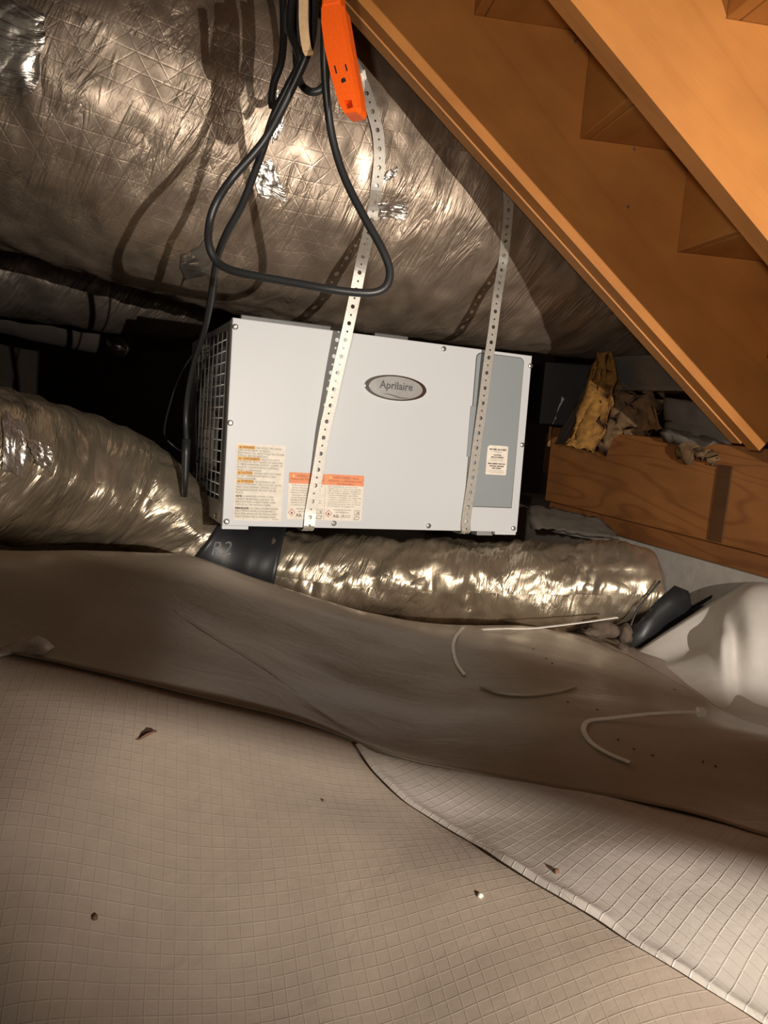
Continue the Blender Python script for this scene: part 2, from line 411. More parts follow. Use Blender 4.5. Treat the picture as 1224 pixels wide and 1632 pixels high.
def grid_obj(name, rows, mat, parent=None, thick=0.0):
    nr, nc = len(rows), len(rows[0]); vs = [p for r in rows for p in r]
    fs = [(i * nc + j, i * nc + j + 1, (i + 1) * nc + j + 1, (i + 1) * nc + j) for i in range(nr - 1) for j in range(nc - 1)]
    o = mk(name, vs, fs, mat, parent, True)
    if thick:
        md = o.modifiers.new('thickness', 'SOLIDIFY'); md.thickness = thick; md.offset = 0
    return o
xs = np.linspace(-3.2, 2.2, 150); ys = np.concatenate([np.linspace(-2.2, 0.2, 20), np.linspace(0.23, 2.2, 150), np.linspace(2.3, 5.2, 20)])
xs = np.concatenate([np.linspace(-3.2, -1.5, 14), np.linspace(-1.45, 1.3, 170), np.linspace(1.35, 2.2, 8)])
def clampz(x, y):
    return fz(min(max(x, -1.6), 1.4), min(max(y, -1.2), 3.4))
floor_o = struct(grid_obj('floor', [[(x, y, clampz(x, y)) for x in xs] for y in ys], M['sheet_l']), 'reinforced vapour barrier sheet over the ground')

# smooth far sheet lapped over the reinforced one, its edge curled
EDGE = [(-260, 985), (-60, 1025), (40, 1052), (130, 1070), (220, 1092), (320, 1117), (430, 1142), (530, 1172), (600, 1200), (650, 1216), (760, 1236), (900, 1262), (1020, 1284), (1130, 1310), (1224, 1338), (1400, 1390)]
RIDGE = [(-260, 876), (-60, 880), (40, 883), (130, 885), (220, 887), (320, 896), (400, 926), (470, 948), (540, 970), (620, 988), (720, 1001), (800, 1005), (880, 1014), (950, 1034), (1020, 1068), (1300, 1200)]
er = resample(crom([tuple(floorhit(*e)) for e in EDGE], 6), 0.012)
rr_ = resample(crom([tuple(floorhit(*e)) for e in RIDGE], 6), 0.012)
def param(P, n):
    A = np.array(P); d = np.concatenate([[0], np.cumsum(np.linalg.norm(np.diff(A, axis=0), axis=1))]); t = np.linspace(0, d[-1], n)
    return np.array([[np.interp(q, d, A[:, j]) for j in range(3)] for q in t])
nE = 170; EA, RA = param(er, nE), param(rr_, nE)
rows = []
for i in range(46):
    t = i / 45.0; row = []
    for j in range(nE):
        q = EA[j] * (1 - t) + (RA[j] + (RA[j] - EA[j]) / np.linalg.norm(RA[j] - EA[j]) * 0.06) * t
        x, y = q[0], q[1]
        lift = 0.0022 + 0.004 * math.exp(-t * 26) * (0.5 + noise.noise(Vector((j * 0.06, 0.3, 2.0))))
        lift += 0.004 * min(1, t * 8) + 0.004 * fbm((x * 3, y * 9, 7.0), 3) * min(1, t * 3)
        row.append((x, y, fz(x, y) + max(0.003, lift)))
    rows.append(row)
sheet_a = tag(grid_obj('ground_sheet', rows, M['sheet_f'], thick=0.0012), 'smooth brownish ground sheet sloping down in front of the foil flex ducts', 'plastic sheet')

# right-hand reinforced sheet, lapped with a raised wavy lip
LIP = [(566, 1192), (588, 1225), (612, 1252), (645, 1282), (700, 1318), (760, 1352), (800, 1382), (850, 1415), (905, 1450), (960, 1480), (1030, 1525), (1110, 1575), (1200, 1630), (1290, 1690)]
RIG = [(640, 1212), (760, 1234), (860, 1252), (960, 1270), (1060, 1290), (1160, 1316), (1260, 1346), (1380, 1388), (1420, 1420), (1440, 1470), (1450, 1520), (1450, 1570), (1450, 1630), (1450, 1700)]
LA = param(resample(crom([tuple(floorhit(*e)) for e in LIP], 6), 0.01), 190)
GA = param(resample(crom([tuple(floorhit(*e)) for e in RIG], 6), 0.01), 190)
rows = []
for i in range(60):
    t = (i / 59.0) ** 1.6; row = []
    for j in range(190):
        q = LA[j] * (1 - t) + GA[j] * t; x, y = q[0], q[1]; s = j / 189.0
        amp = 0.5 + 0.5 * noise.noise(Vector((s * 9, 1.0, 3.0))) + 0.35 * math.exp(-((s - 0.60) / 0.10) ** 2)
        dd = np.linalg.norm(q - LA[j])
        lift = 0.0022 + 0.012 * amp * math.exp(-(dd / 0.016) ** 2) * (0.45 + 0.55 * min(1, dd / 0.006))
        row.append((x, y, fz(x, y) + lift + 0.002 * fbm((x * 6, y * 6, 1), 2)))
    rows.append(row)
sheet_b = tag(grid_obj('ground_sheet', rows, M['sheet_r'], thick=0.0010), 'white reinforced ground sheet with diamond scrim and a raised wavy lapped edge', 'plastic sheet')

# ------------------------------------------------------------------ shell beyond
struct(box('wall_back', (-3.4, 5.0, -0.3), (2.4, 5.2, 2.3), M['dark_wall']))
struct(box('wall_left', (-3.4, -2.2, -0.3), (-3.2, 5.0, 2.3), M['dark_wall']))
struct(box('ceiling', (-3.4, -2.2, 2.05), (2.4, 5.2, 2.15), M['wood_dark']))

# ------------------------------------------------------------------ dehumidifier
UM = Matrix(((0.91874934, -0.39481469, -0.00458341), (0.39451886, 0.9174682, 0.05105847), (-0.0159535, -0.04871818, 0.99868515))).to_4x4()
UM.translation = Vector((-0.3288, 1.5534, 0.2739))
UW, UH, UD = 0.71, 0.4204, 0.498
E1 = UM.col[0].to_3d(); EY = UM.col[1].to_3d(); EZ = UM.col[2].to_3d(); UO = UM.translation.copy()
UI = UM.inverted()
def pf(u, v):                        # front-panel coordinates
    p = UI @ onplane(u, v, UO, EY); return (p.x, p.z)
def ps(u, v):                        # left-side coordinates
    p = UI @ onplane(u, v, UO, E1); return (p.y, p.z)
unit = empty('dehumidifier', mat=UM)
tag(unit, 'white and grey box dehumidifier with oval badge hung in two metal straps', 'dehumidifier')
# cabinet: open towards the left grille
T = 0.0015
bm = bmesh.new()
add_box(bm, (0.001, 0.012, 0.006), (UW - 0.001, UD, 0.006 + T)); add_box(bm, (0.001, 0.012, UH - 0.006 - T), (UW - 0.001, UD, UH - 0.006))
add_box(bm, (0.001, UD - T, 0.006), (UW - 0.001, UD, UH - 0.006)); add_box(bm, (UW - 0.002, 0.012, 0.006), (UW - 0.001, UD, UH - 0.006))
bm_obj('cabinet', bm, M['steel_dark'], unit)
box('inner_bulkhead', (0.085, 0.014, 0.01), (0.09, UD - 0.004, UH - 0.01), M['black'], unit)
# front panel with rounded edges
prism('front_panel', [(0, 0), (UW, 0), (UW, UH), (0, UH)], 0.0, 0.014, M['panel'], unit, 0.0018)
for a, b in ((0.0, 0.055), (UW - 0.06, UW - 0.002)):
    box('corner_tab', (a, 0.001, -0.007), (b, 0.012, 0.001), M['panel'], unit, 0.001)
box('foot_tab', (0.612, 0.02, -0.012), (0.655, 0.05, 0.006), M['steel_dark'], unit, 0.001)
box('top_rail', (0.02, 0.018, UH - 0.006), (0.245, 0.034, UH + 0.011), M['rail'], unit, 0.002)
box('top_rail', (0.315, 0.018, UH - 0.006), (0.395, 0.034, UH + 0.010), M['rail'], unit, 0.002)
# screws (domed head with a slot)
def screw_mesh():
    bm = bmesh.new(); n = 14; prev = None
    for r, y in ((0.0062, 0.0), (0.0062, -0.0012), (0.0052, -0.0030), (0.0028, -0.0040)):
        ring = [bm.verts.new((r * math.cos(2 * math.pi * k / n), y, r * math.sin(2 * math.pi * k / n))) for k in range(n)]
        if prev:
            for k in range(n): bm.faces.new((prev[k], prev[(k + 1) % n], ring[(k + 1) % n], ring[k]))
        prev = ring
    bm.faces.new(prev); bmesh.ops.recalc_face_normals(bm, faces=bm.faces[:])
    me = bpy.data.meshes.new('screw'); bm.to_mesh(me); bm.free(); me.materials.append(M['screw'])
    b2 = bmesh.new(); add_box(b2, (-0.0028, -0.0046, -0.0006), (0.0028, -0.0036, 0.0006)); m2 = bpy.data.meshes.new('slot'); b2.to_mesh(m2); b2.free(); m2.materials.append(M['inkbold'])
    return me, m2
SM, SL = screw_mesh()
for i, (u, v) in enumerate([(375, 521), (367, 674), (361, 831), (532, 834), (683, 838), (707, 556), (845, 583), (832, 709), (818, 842)]):
    x, z = pf(u, v); s = bpy.data.objects.new('screw', SM); C.objects.link(s); s.parent = unit; s.location = (x, -0.0002, z)
    s.rotation_euler = (0, random.uniform(0, 3), 0)
    q = bpy.data.objects.new('slot', SL); C.objects.link(q); q.parent = s
# filter door
DO = [pf(*p) for p in ((761, 563), (835, 571), (814, 809), (740, 806))]
dx0 = (DO[0][0] + DO[3][0]) / 2; dx1 = (DO[1][0] + DO[2][0]) / 2; dz1 = (DO[0][1] + DO[1][1]) / 2; dz0 = (DO[2][1] + DO[3][1]) / 2
def rrect(x0, x1, z0, z1, r, n=5, corners=(1, 1, 1, 1)):
    out = []
    for (cx, cz, a0, on) in ((x1 - r, z1 - r, 0, corners[0]), (x0 + r, z1 - r, 90, corners[1]), (x0 + r, z0 + r, 180, corners[2]), (x1 - r, z0 + r, 270, corners[3])):
        if not on:
            out.append((x1 if a0 in (0, 270) else x0, z1 if a0 in (0, 90) else z0)); continue
        for k in range(n + 1):
            a = math.radians(a0 + 90 * k / n); out.append((cx + r * math.cos(a), cz + r * math.sin(a)))
    return out
door = prism('filter_door', rrect(dx0, dx1, dz0, dz1, 0.012, corners=(1, 1, 0, 0)), -0.0022, 0.001, M['grey_door'], unit, 0.0010)
prism('door_gap', rrect(dx0 - 0.0016, dx1 + 0.0016, dz0 - 0.0016, dz1 + 0.0016, 0.013, corners=(1, 1, 0, 0)), -0.0006, 0.001, M['inkbold'], unit)
hz1 = pf(752, 647)[1]; hz0 = pf(747, 728)[1]
prism('finger_pull', [(dx0 - 0.006, hz0), (dx0 + 0.016, hz0 + 0.001), (dx0 + 0.016, hz1), (dx0 - 0.006, hz1)], -0.0040, -0.001, M['grey_door'], door, 0.0010)
box('door_channel', (dx0 + 0.020, -0.0030, dz0 + 0.002), (dx0 + 0.0215, -0.002, dz1 - 0.012), M['steel_dark'], door)

# lettering
def text_geo(body, size, x, z, y=-0.001, align='LEFT', width=None, bold=0.0):
    cu = bpy.data.curves.new('t', 'FONT'); cu.body = body; cu.size = size; cu.align_x = align; cu.resolution_u = 2; cu.offset = bold
    ob = bpy.data.objects.new('t', cu); C.objects.link(ob)
    me = ob.to_mesh(); vs = [v.co.copy() for v in me.vertices]; fs = [tuple(p.vertices) for p in me.polygons]
    ob.to_mesh_clear(); bpy.data.objects.remove(ob); bpy.data.curves.remove(cu)
    if width and vs:
        x0 = min(v.x for v in vs); x1 = max(v.x for v in vs); k = width / max(1e-6, x1 - x0)
        for v in vs: v.x = (v.x - (x0 if align == 'LEFT' else 0)) * k
    return [(x + v.x, y, z + v.y) for v in vs], fs
def lettering(name, items, mat, parent):
    V = []; F = []
    for it in items:
        v, f = text_geo(*it[0], **it[1]); b = len(V); V += v; F += [tuple(b + i for i in q) for q in f]
    o = mk(name, V, F, mat, parent); o['kind'] = 'stuff'; return o

# badge
(ex, ez) = pf(630, 618.5); ea = (pf(679.5, 622.5)[0] - pf(580.5, 614.5)[0]) / 2; eb = (pf(631, 598)[1] - pf(631, 638.5)[1]) / 2
def ell(a, b, n=56): return [(ex + a * math.cos(2 * math.pi * k / n), ez + b * math.sin(2 * math.pi * k / n)) for k in range(n)]
badge = prism('badge', ell(ea, eb), -0.005, 0.0, M['chrome'], unit, 0.0018); badge['label'] = 'oval chrome-rimmed badge'
prism('badge_plate', ell(ea * 0.86, eb * 0.89), -0.0058, -0.004, M['badge'], badge, 0.0005)
lettering('lettering', [(('Aprilaire', 0.0235, ex, ez - 0.003, -0.0063, 'CENTER'), dict(width=ea * 1.06, bold=0.0003))], M['badge_ink'], badge)
sw = [(ex - 0.030, ez - 0.0155), (ex - 0.018, ez - 0.0140), (ex - 0.005, ez - 0.0160), (ex + 0.010, ez - 0.0195), (ex + 0.026, ez - 0.0195), (ex + 0.036, ez - 0.0175),
      (ex + 0.024, ez - 0.0215), (ex + 0.008, ez - 0.0215), (ex - 0.006, ez - 0.0180), (ex - 0.018, ez - 0.0157)]
prism('swoosh', sw, -0.0063, -0.0058, M['badge_ink'], badge)

def rect_from(pxs):
    q = [pf(*p) for p in pxs]
    return ((q[0][0] + q[3][0]) / 2, (q[1][0] + q[2][0]) / 2, (q[2][1] + q[3][1]) / 2, (q[0][1] + q[1][1]) / 2)
# warning label
x0, x1, z0, z1 = rect_from([(378, 705.5), (456, 711.5), (446.5, 832), (370, 828)])
lab = prism('warning_label', rrect(x0, x1, z0, z1, 0.002, 3), -0.0006, 0.0005, M['cream'], unit); lab['label'] = 'cream warning label with amber headings'
WL = x1 - x0; HL = z1 - z0
lines = [('A', 'WARNING', ' RISK OF ELECTRIC SHOCK.'), ('', 'CAN CAUSE INJURY OR DEATH.', 0.66), ('', 'DISCONNECT ALL REMOTE ELECTRIC POWER', 0.95), ('', 'SUPPLIES BEFORE SERVICING.', 0.62),
         ('A', 'AVERTISSEMENT', ' RISQUE DE CHOCS'), ('', 'ÉLECTRIQUES. PEUT CAUSER DES BLESSURES', 0.93), ('', 'ET MÊME ENTRAÎNER LA MORT. COUPER LES', 0.93), ('', "SOURCES D'ALIMENTATION À DISTANCE", 0.86), ('', 'AVANT LE DÉPANNAGE.', 0.50),
         ('A', 'CAUTION', ' MOVING PARTS, HOT PARTS'), ('', 'DO NOT OPERATE UNIT WITH ACCESS', 0.79), ('', 'PANELS REMOVED.', 0.40),
         ('A', 'ATTENTION', ' PIÈCES MOBILES, LES'), ('', 'PIÈCES DEVIENNENT TRÈS CHAUDES. NE PAS', 0.93), ('', "FAIRE FONCTIONNER L'APPAREIL SI LES", 0.82), ('', "PANNEAUX D'ACCÈS NE SONT PAS EN", 0.82), ('', 'PLACE.', 0.15),
         ('B', 'NOTE:', ' A DAMAGED POWER CORD'), ('', 'CANNOT BE REPAIRED AND MUST BE', 0.78), ('', 'REPLACED WITH A NEW POWER CORD', 0.83), ('', 'SUPPLIED BY THE MANUFACTURER.', 0.73),
         ('B', 'REMARQUE:', " UN CÂBLE D'ALIMENTATION"), ('', 'ENDOMMAGÉ NE PEUT ÊTRE RÉPARÉ. IL', 0.83), ('', 'DOIT ÊTRE REMPLACÉ PAR UN NOUVEAU', 0.87), ('', 'CÂBLE FOURNI PAR LE MANUFACTURIER.', 0.86)]
pitch = HL * 0.94 / (len(lines) + 0.6); zz = z1 - HL * 0.03 - pitch; L = []; LB = []; LA_ = []; bars = []
AW = {'WARNING': 0.34, 'AVERTISSEMENT': 0.46, 'CAUTION': 0.32, 'ATTENTION': 0.35}
RW = {'WARNING': 0.56, 'AVERTISSEMENT': 0.40, 'CAUTION': 0.60, 'ATTENTION': 0.44, 'NOTE:': 0.62, 'REMARQUE:': 0.58}
HX = x0 + WL * 0.035
for i, (k, a, b) in enumerate(lines):
    if k == 'B': zz -= pitch * 0.25
    z = zz + pitch * 0.18; sz = pitch * 0.98
    if k == 'A':
        wA = AW[a] * WL; bars.append((HX, HX + wA, zz - pitch * 0.05, zz + pitch * 1.12))
        LA_.append(((a, sz * 1.1, HX + wA * 0.26, z, -0.0012), dict(width=wA * 0.70, bold=0.0002)))
        L.append(((b.strip(), sz, HX + wA + WL * 0.03, z, -0.0009), dict(width=RW[a] * WL * 0.93)))
        bars_tri = None
    elif k == 'B':
        wB = (0.13 if a == 'NOTE:' else 0.28) * WL
        LB.append(((a, sz, HX, z, -0.0009), dict(width=wB, bold=0.0003)))
        L.append(((b.strip(), sz, HX + wB + WL * 0.02, z, -0.0009), dict(width=RW[a] * WL)))
    else:
        L.append(((a, sz, HX, z, -0.0009), dict(width=b * WL)))
    zz -= pitch
lettering('lettering', L, M['ink'], lab); lettering('bold_lettering', LB, M['inkbold'], lab)
for (a, b, c, d) in bars:
    pr = prism('heading_bar', rrect(a, b, c, d, 0.0008, 2), -0.0009, -0.0005, M['amber'], lab)
    t0 = a + (d - c) * 0.35; prism('warning_triangle', [(t0, c + 0.0009), (t0 + 0.0048, c + 0.0009), (t0 + 0.0024, d - 0.0010)], -0.0012, -0.0008, M['amber_ink'], lab)
lettering('heading_lettering', LA_, M['amber_ink'], lab)
lettering('small_print', [(('B2210001', 0.0035, x1 - WL * 0.19, z0 + 0.0025, -0.0009), dict(width=WL * 0.13))], M['ink'], lab)

# refrigerant label, two columns
x0, x1, z0, z1 = rect_from([(460, 752.5), (580, 758), (576, 830), (457.5, 827.5)])
lab = prism('refrigerant_label', rrect(x0, x1, z0, z1, 0.003, 3), -0.0006, 0.0005, M['cream'], unit); lab['label'] = 'cream label with orange headers and flame diamonds'
WL = x1 - x0; HL = z1 - z0; xm = x0 + WL * 0.483; hh = HL * 0.235
for a, b, in ((x0, xm - 0.0006), (xm + 0.0006, x1)):
    prism('header_bar', [(a, z1 - hh), (b, z1 - hh), (b, z1 - 0.0015), (b - 0.0015, z1), (a + 0.0015, z1), (a, z1 - 0.0015)], -0.0009, -0.0005, M['orange_print'], lab)
box('divider', (xm - 0.0002, -0.0008, z0 + 0.001), (xm + 0.0002, -0.0005, z1 - 0.001), M['ink'], lab)
HLt = []; BT = []; BD = []
for ci, (a, b, head, body, foot) in enumerate(((x0, xm, ['WARNING - Risk of Fire', 'Flammable Refrigerant Used'],
        ['To Be Repaired Only By Trained', 'Service Personnel. Do Not', 'Puncture Refrigerant Tubing.', 'Dispose Of Properly In', 'Accordance With Federal Or', 'Local Regulations.', 'Auxiliary devices which may be', 'ignition sources shall not be', 'installed in the ductwork.'], ['Refrigerant safety', 'group']),
        (xm, x1, ['AVERTISSEMENT - Risque', "d'incendie, Le réfrigérant utilisé", 'est inflammable.'],
        ['Les réparations doivent être', 'faites par du personnel qualifié.', 'Ne perforer pas le réfrigérant', 'ou les tubes. Éliminer l\'appareil', "conformément aux règlements", 'fédéraux ou locaux. Les dispositifs', "auxiliaires pouvant être des", "sources d'inflammation ne doivent", 'pas être installés dans le réseau', "de conduits de l'appareil."], ['Groupe de sécurité', 'des réfrigérants']))):
    w_ = b - a
    t0 = a + w_ * 0.08; prism('warning_triangle', [(t0, z1 - hh * 0.42), (t0 + 0.006, z1 - hh * 0.42), (t0 + 0.003, z1 - hh * 0.15)], -0.0012, -0.0008, M['yellow_print'], lab)
    for i, h in enumerate(head):
        HLt.append(((h, hh * 0.30, a + w_ * (0.20 if i == 0 else (0.07 if len(h) > 20 else 0.30)), z1 - hh * (0.40 + 0.28 * i), -0.0012), dict(width=w_ * (0.66 if i == 0 else (0.88 if len(h) > 20 else 0.42)))))
    bp = HL * 0.47 / len(body)
    for i, h in enumerate(body):
        BT.append(((h, bp * 0.86, a + w_ * (0.07 if i % 3 == 0 else 0.10), z1 - hh - bp * (i + 0.95), -0.0009), dict(width=w_ * min(0.86, 0.028 * len(h)))))
    for i, h in enumerate(foot): BT.append(((h, HL * 0.045, a + w_ * 0.48, z0 + HL * (0.215 - 0.052 * i), -0.0009, 'CENTER'), dict(width=w_ * (0.46 if i == 0 else 0.36))))
    BD.append((('A2L', HL * 0.085, a + w_ * 0.24, z0 + HL * 0.065, -0.0009), dict(width=w_ * 0.17, bold=0.0002)))
    BT.append((('(R32)', HL * 0.085, a + w_ * 0.45, z0 + HL * 0.065, -0.0009), dict(width=w_ * 0.24)))
    cx, cz, q = a + w_ * 0.125, z0 + HL * 0.145, HL * 0.082
    dm = prism('flame_diamond', [(cx - q, cz), (cx, cz - q), (cx + q, cz), (cx, cz + q)], -0.0009, -0.0005, M['red_print'], lab)
    q *= 0.80; prism('diamond_field', [(cx - q, cz), (cx, cz - q), (cx + q, cz), (cx, cz + q)], -0.0012, -0.0008, M['cream'], lab)
    prism('flame', [(cx - 0.0022, cz - 0.0020), (cx, cz - 0.0032), (cx + 0.0022, cz - 0.0020), (cx + 0.0017, cz + 0.0008), (cx + 0.0006, cz), (cx + 0.0002, cz + 0.0034), (cx - 0.0012, cz + 0.0012)], -0.0014, -0.0010, M['inkbold'], lab)
    bx0, bz0, q = a + w_ * 0.80, z0 + HL * 0.13, HL * 0.10
    bm = bmesh.new()
    for (l, r, lo, hi) in ((0, 1.25, 0, .08), (0, 1.25, .92, 1), (0, .08, 0, 1), (1.17, 1.25, 0, 1), (.55, .63, .1, .8), (.8, 1.0, .15, .7)):
        add_box(bm, (bx0 + l * q, -0.0009, bz0 + lo * q), (bx0 + r * q, -0.0006, bz0 + hi * q))
    bm_obj('manual_symbol', bm, M['ink'], lab)
    bz0 -= q * 1.12; prism('book_symbol', [(bx0 - .1 * q, bz0 + .1 * q), (bx0 + 1.0 * q, bz0), (bx0 + 1.35 * q, bz0 + .7 * q), (bx0 + .25 * q, bz0 + .85 * q)], -0.0009, -0.0005, M['ink'], lab)
    prism('book_page', [(bx0 + .05 * q, bz0 + .22 * q), (bx0 + .92 * q, bz0 + .12 * q), (bx0 + 1.18 * q, bz0 + .6 * q), (bx0 + .3 * q, bz0 + .74 * q)], -0.0011, -0.0008, M['cream'], lab)
lettering('heading_lettering', HLt, M['orange_ink'], lab); lettering('lettering', BT, M['ink'], lab); lettering('bold_lettering', BD, M['inkbold'], lab)

# filter access label on the door
x0, x1, z0, z1 = rect_from([(776, 709), (809, 711.5), (805.5, 757.8), (773, 755.5)])
pl = rrect(x0, x1, z0, z1, 0.003, 3, corners=(1, 0, 1, 1)); i0 = [i for i, p in enumerate(pl) if p == (x0, z1)][0]
pl[i0:i0 + 1] = [(x0 + 0.005, z1), (x0, z1 - 0.005)]
fl = prism('filter_label', pl, -0.0030, -0.002, M['cream'], door); fl['label'] = 'small cream label with black print'
WL = x1 - x0; HL = z1 - z0; xc = (x0 + x1) / 2
FT = [('FILTER ACCESS', .84, .80, .075, 1), ("ACCÈS AU FILTRE", .775, .40, .035, 0), ('CAUTION:', .66, .38, .05, 1), ('AIRFLOW OPENING', .585, .62, .05, 1), ('Do not operate without', .53, .60, .035, 0), ('the filter in place', .475, .58, .035, 0),
      ('REPLACEMENT PART NO.', .36, .84, .055, 1), ('USE ONLY GENUINE', .28, .70, .055, 1), ('FILTERS', .21, .42, .05, 1), ('Pièce de rechange', .145, .68, .032, 0), ("N'utiliser que des filtres d'origine", .085, .80, .032, 0)]
lettering('lettering', [((t, HL * h, xc, z0 + HL * zf, -0.0034, 'CENTER'), dict(width=WL * wf, bold=0.00025 if b else 0.0)) for t, zf, wf, h, b in FT], M['inkbold'], fl)

# left side with the wire grille
op = [ps(*p) for p in ((363.5, 526.5), (350.5, 797.5), (304.5, 778.5), (303.5, 747), (312.5, 741), (312.5, 563), (321, 543))]
bm = bmesh.new()
def loop(pts):
    vv = [bm.verts.new((0, a, b)) for a, b in pts]
    for i in range(len(vv)): bm.edges.new((vv[i], vv[(i + 1) % len(vv)]))
loop([(0.014, 0.002), (UD, 0.006), (UD, UH - 0.006), (0.014, UH - 0.004)]); loop(op)
bmesh.ops.triangle_fill(bm, use_beauty=True, edges=bm.edges[:])
side = bm_obj('side_panel', bm, M['steel_dark'], unit)
md = side.modifiers.new('thickness', 'SOLIDIFY'); md.thickness = 0.0016; md.offset = 0
ya = min(p[0] for p in op); yb = max(p[0] for p in op); za = min(p[1] for p in op); zb = max(p[1] for p in op)
def inside_range(fixed, axis):
    """interval of the opening polygon along the other axis"""
    out = []
    n = len(op)
    for i in range(n):
        a, b = op[i], op[(i + 1) % n]
        if (a[axis] - fixed) * (b[axis] - fixed) < 0:
            t = (fixed - a[axis]) / (b[axis] - a[axis]); out.append(a[1 - axis] + t * (b[1 - axis] - a[1 - axis]))
    out.sort(); return [(out[i], out[i + 1]) for i in range(0, len(out) - 1, 2)]
def wire(p, q, x):
    return sweep('grille_wire', [(x, p[0], p[1], 0.0014), (x, q[0], q[1], 0.0014)], 6, M['wire'], unit)
step = (yb - ya) / 8.2
y = ya + step * 0.6
while y < yb - 0.003:
    for a, b in inside_range(y, 0): wire((y, a - 0.006), (y, b + 0.006), 0.0035)
    y += step
z = za + 0.014
while z < zb - 0.004:
    for a, b in inside_range(z, 1): wire((a - 0.006, z), (b + 0.006, z), 0.0062)
    z += 0.0235
# pale pleated filter piece behind the wires
fp = [ps(*p) for p in ((313, 640), (319, 640), (331, 664), (329, 742), (318, 757), (306, 764), (306, 748), (313, 742))]
filt = prism('filter_corner', fp, 0.016, 0.022, M['filter'], unit, to3=lambda a, b, x: (x, a, b))
for k in range(7):
    yy = min(p[0] for p in fp) + 0.01 + k * 0.02
    box('pleat', (0.0135, yy, min(p[1] for p in fp) + 0.05), (0.017, yy + 0.005, max(p[1] for p in fp) - 0.06), M['filter'], filt)
for (u, v) in ((305, 678), (301, 748), (302, 798), (345, 822)):
    a, b = ps(u, v); s = bpy.data.objects.new('screw', SM); C.objects.link(s); s.parent = unit; s.location = (-0.001, a, b); s.rotation_euler = (0, 0, -math.pi / 2)

# ------------------------------------------------------------------ ducts
def wrinkle(seed, amp, f=1.0):
    def g(s, th, r):
        c, d = math.cos(th), math.sin(th)
        a = fbm((s * 3.5 * f + seed, c * r * 5 * f, d * r * 5 * f), 3) * amp
        b = 1 - abs(noise.noise(Vector((s * 16 * f + 1.2 * c, c * r * 9 + seed, d * r * 9)))) * 2.2
        e = 1 - abs(noise.noise(Vector((s * 34 * f - c, c * r * 22, d * r * 22 + seed)))) * 2.2
        return a + amp * 0.40 * b + amp * 0.16 * e
    return g
BD_ = [(-1.55, 1.42, 1.28, .37), (-1.10, 1.60, 1.225, .37), (-.72, 1.76, 1.165, .368), (-.40, 1.90, 1.115, .368), (-.05, 2.04, 1.085, .362), (.35, 2.21, 1.075, .355), (.65, 2.34, 1.07, .35), (.93, 2.46, 1.07, .345)]
big = sweep('insulated_duct', [tuple(p) for p in resample(crom(BD_, 12), 0.012)], 150, M['foil_big'], None, wrinkle(3.1, 0.012))
tag(big, 'large silver foil-wrapped insulated duct running above the dehumidifier', 'duct')
bb = bvh_of(big)
# foil tape patches on the duct, lying on its skin
def patch(parent, bvh, pxs, mat, n=10, lift=0.002, seed=0.0, bumpy=0.004):
    a, b, c, d = [np.array(p, float) for p in pxs]; rows = []
    for i in range(n + 1):
        row = []
        for j in range(n + 1):
            s, t = i / n, j / n
            wob = 5.0 * noise.noise(Vector((s * 3 + seed, t * 3, seed)))
            q = (a * (1 - t) + b * t) * (1 - s) + (d * (1 - t) + c * t) * s + wob
            p, nn = hit(bvh, *q)
            if p is None: p, nn = at(q[0], q[1], 1.7), Vector((0, -1, 0))
            row.append(p + nn * (lift + bumpy * (0.5 + 0.5 * noise.noise(Vector((s * 6 + seed, t * 6, 2))))))
        rows.append(row)
    o = grid_obj('foil_tape', rows, mat, parent)
    ul = o.data.uv_layers.new(name='UVMap')
    for l in o.data.loops:
        k = l.vertex_index; ul.data[l.index].uv = ((k // (n + 1)) / n * 0.12, (k % (n + 1)) / n * 0.12)
    return o
for k, q in enumerate([((-20, -20), (70, 20), (74, 70), (-20, 90)), ((-20, 92), (72, 60), (55, 150), (-20, 160)), ((290, 408), (330, 372), (362, 430), (292, 446)),
                       ((405, 268), (432, 252), (458, 318), (410, 312)), ((436, 140), (456, 150), (446, 215), (432, 230)), ((604, 322), (650, 318), (648, 345), (606, 350)),
                       ((604, 280), (632, 264), (634, 278), (606, 294))]):
    patch(big, bb, q, M['foil_tape'], seed=k * 3.7)

# duct far behind on the left, and a lower drooping one
p = [(*at(-120, 400, 2.35), .17), (*at(60, 425, 2.5), .165), (*at(170, 448, 2.6), .16), (*at(250, 470, 2.7), .14), (*at(300, 480, 2.8), .13)]
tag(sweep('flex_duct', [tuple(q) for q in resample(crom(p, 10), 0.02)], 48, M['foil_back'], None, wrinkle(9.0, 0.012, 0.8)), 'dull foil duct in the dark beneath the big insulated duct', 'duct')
p = [(*at(-120, 450, 2.9), .12), (*at(60, 490, 3.0), .12), (*at(150, 515, 3.05), .11), (*at(205, 520, 3.1), .10)]
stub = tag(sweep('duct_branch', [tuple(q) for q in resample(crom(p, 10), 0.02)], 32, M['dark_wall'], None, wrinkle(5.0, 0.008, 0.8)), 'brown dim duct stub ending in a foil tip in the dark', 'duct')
q = at(190, 553, 2.9); fs_ = sweep('foil_tip', [(q.x - .03, q.y, q.z + .03, .02), (q.x, q.y, q.z, .03), (q.x + .03, q.y, q.z - .02, .018)], 9, M['foil_tape'], None, wrinkle(2.0, 0.01, 3))
fs_.parent = stub; fs_['label'] = 'shiny crumpled foil tip'  # loose foil scrap, only grouped under the stub

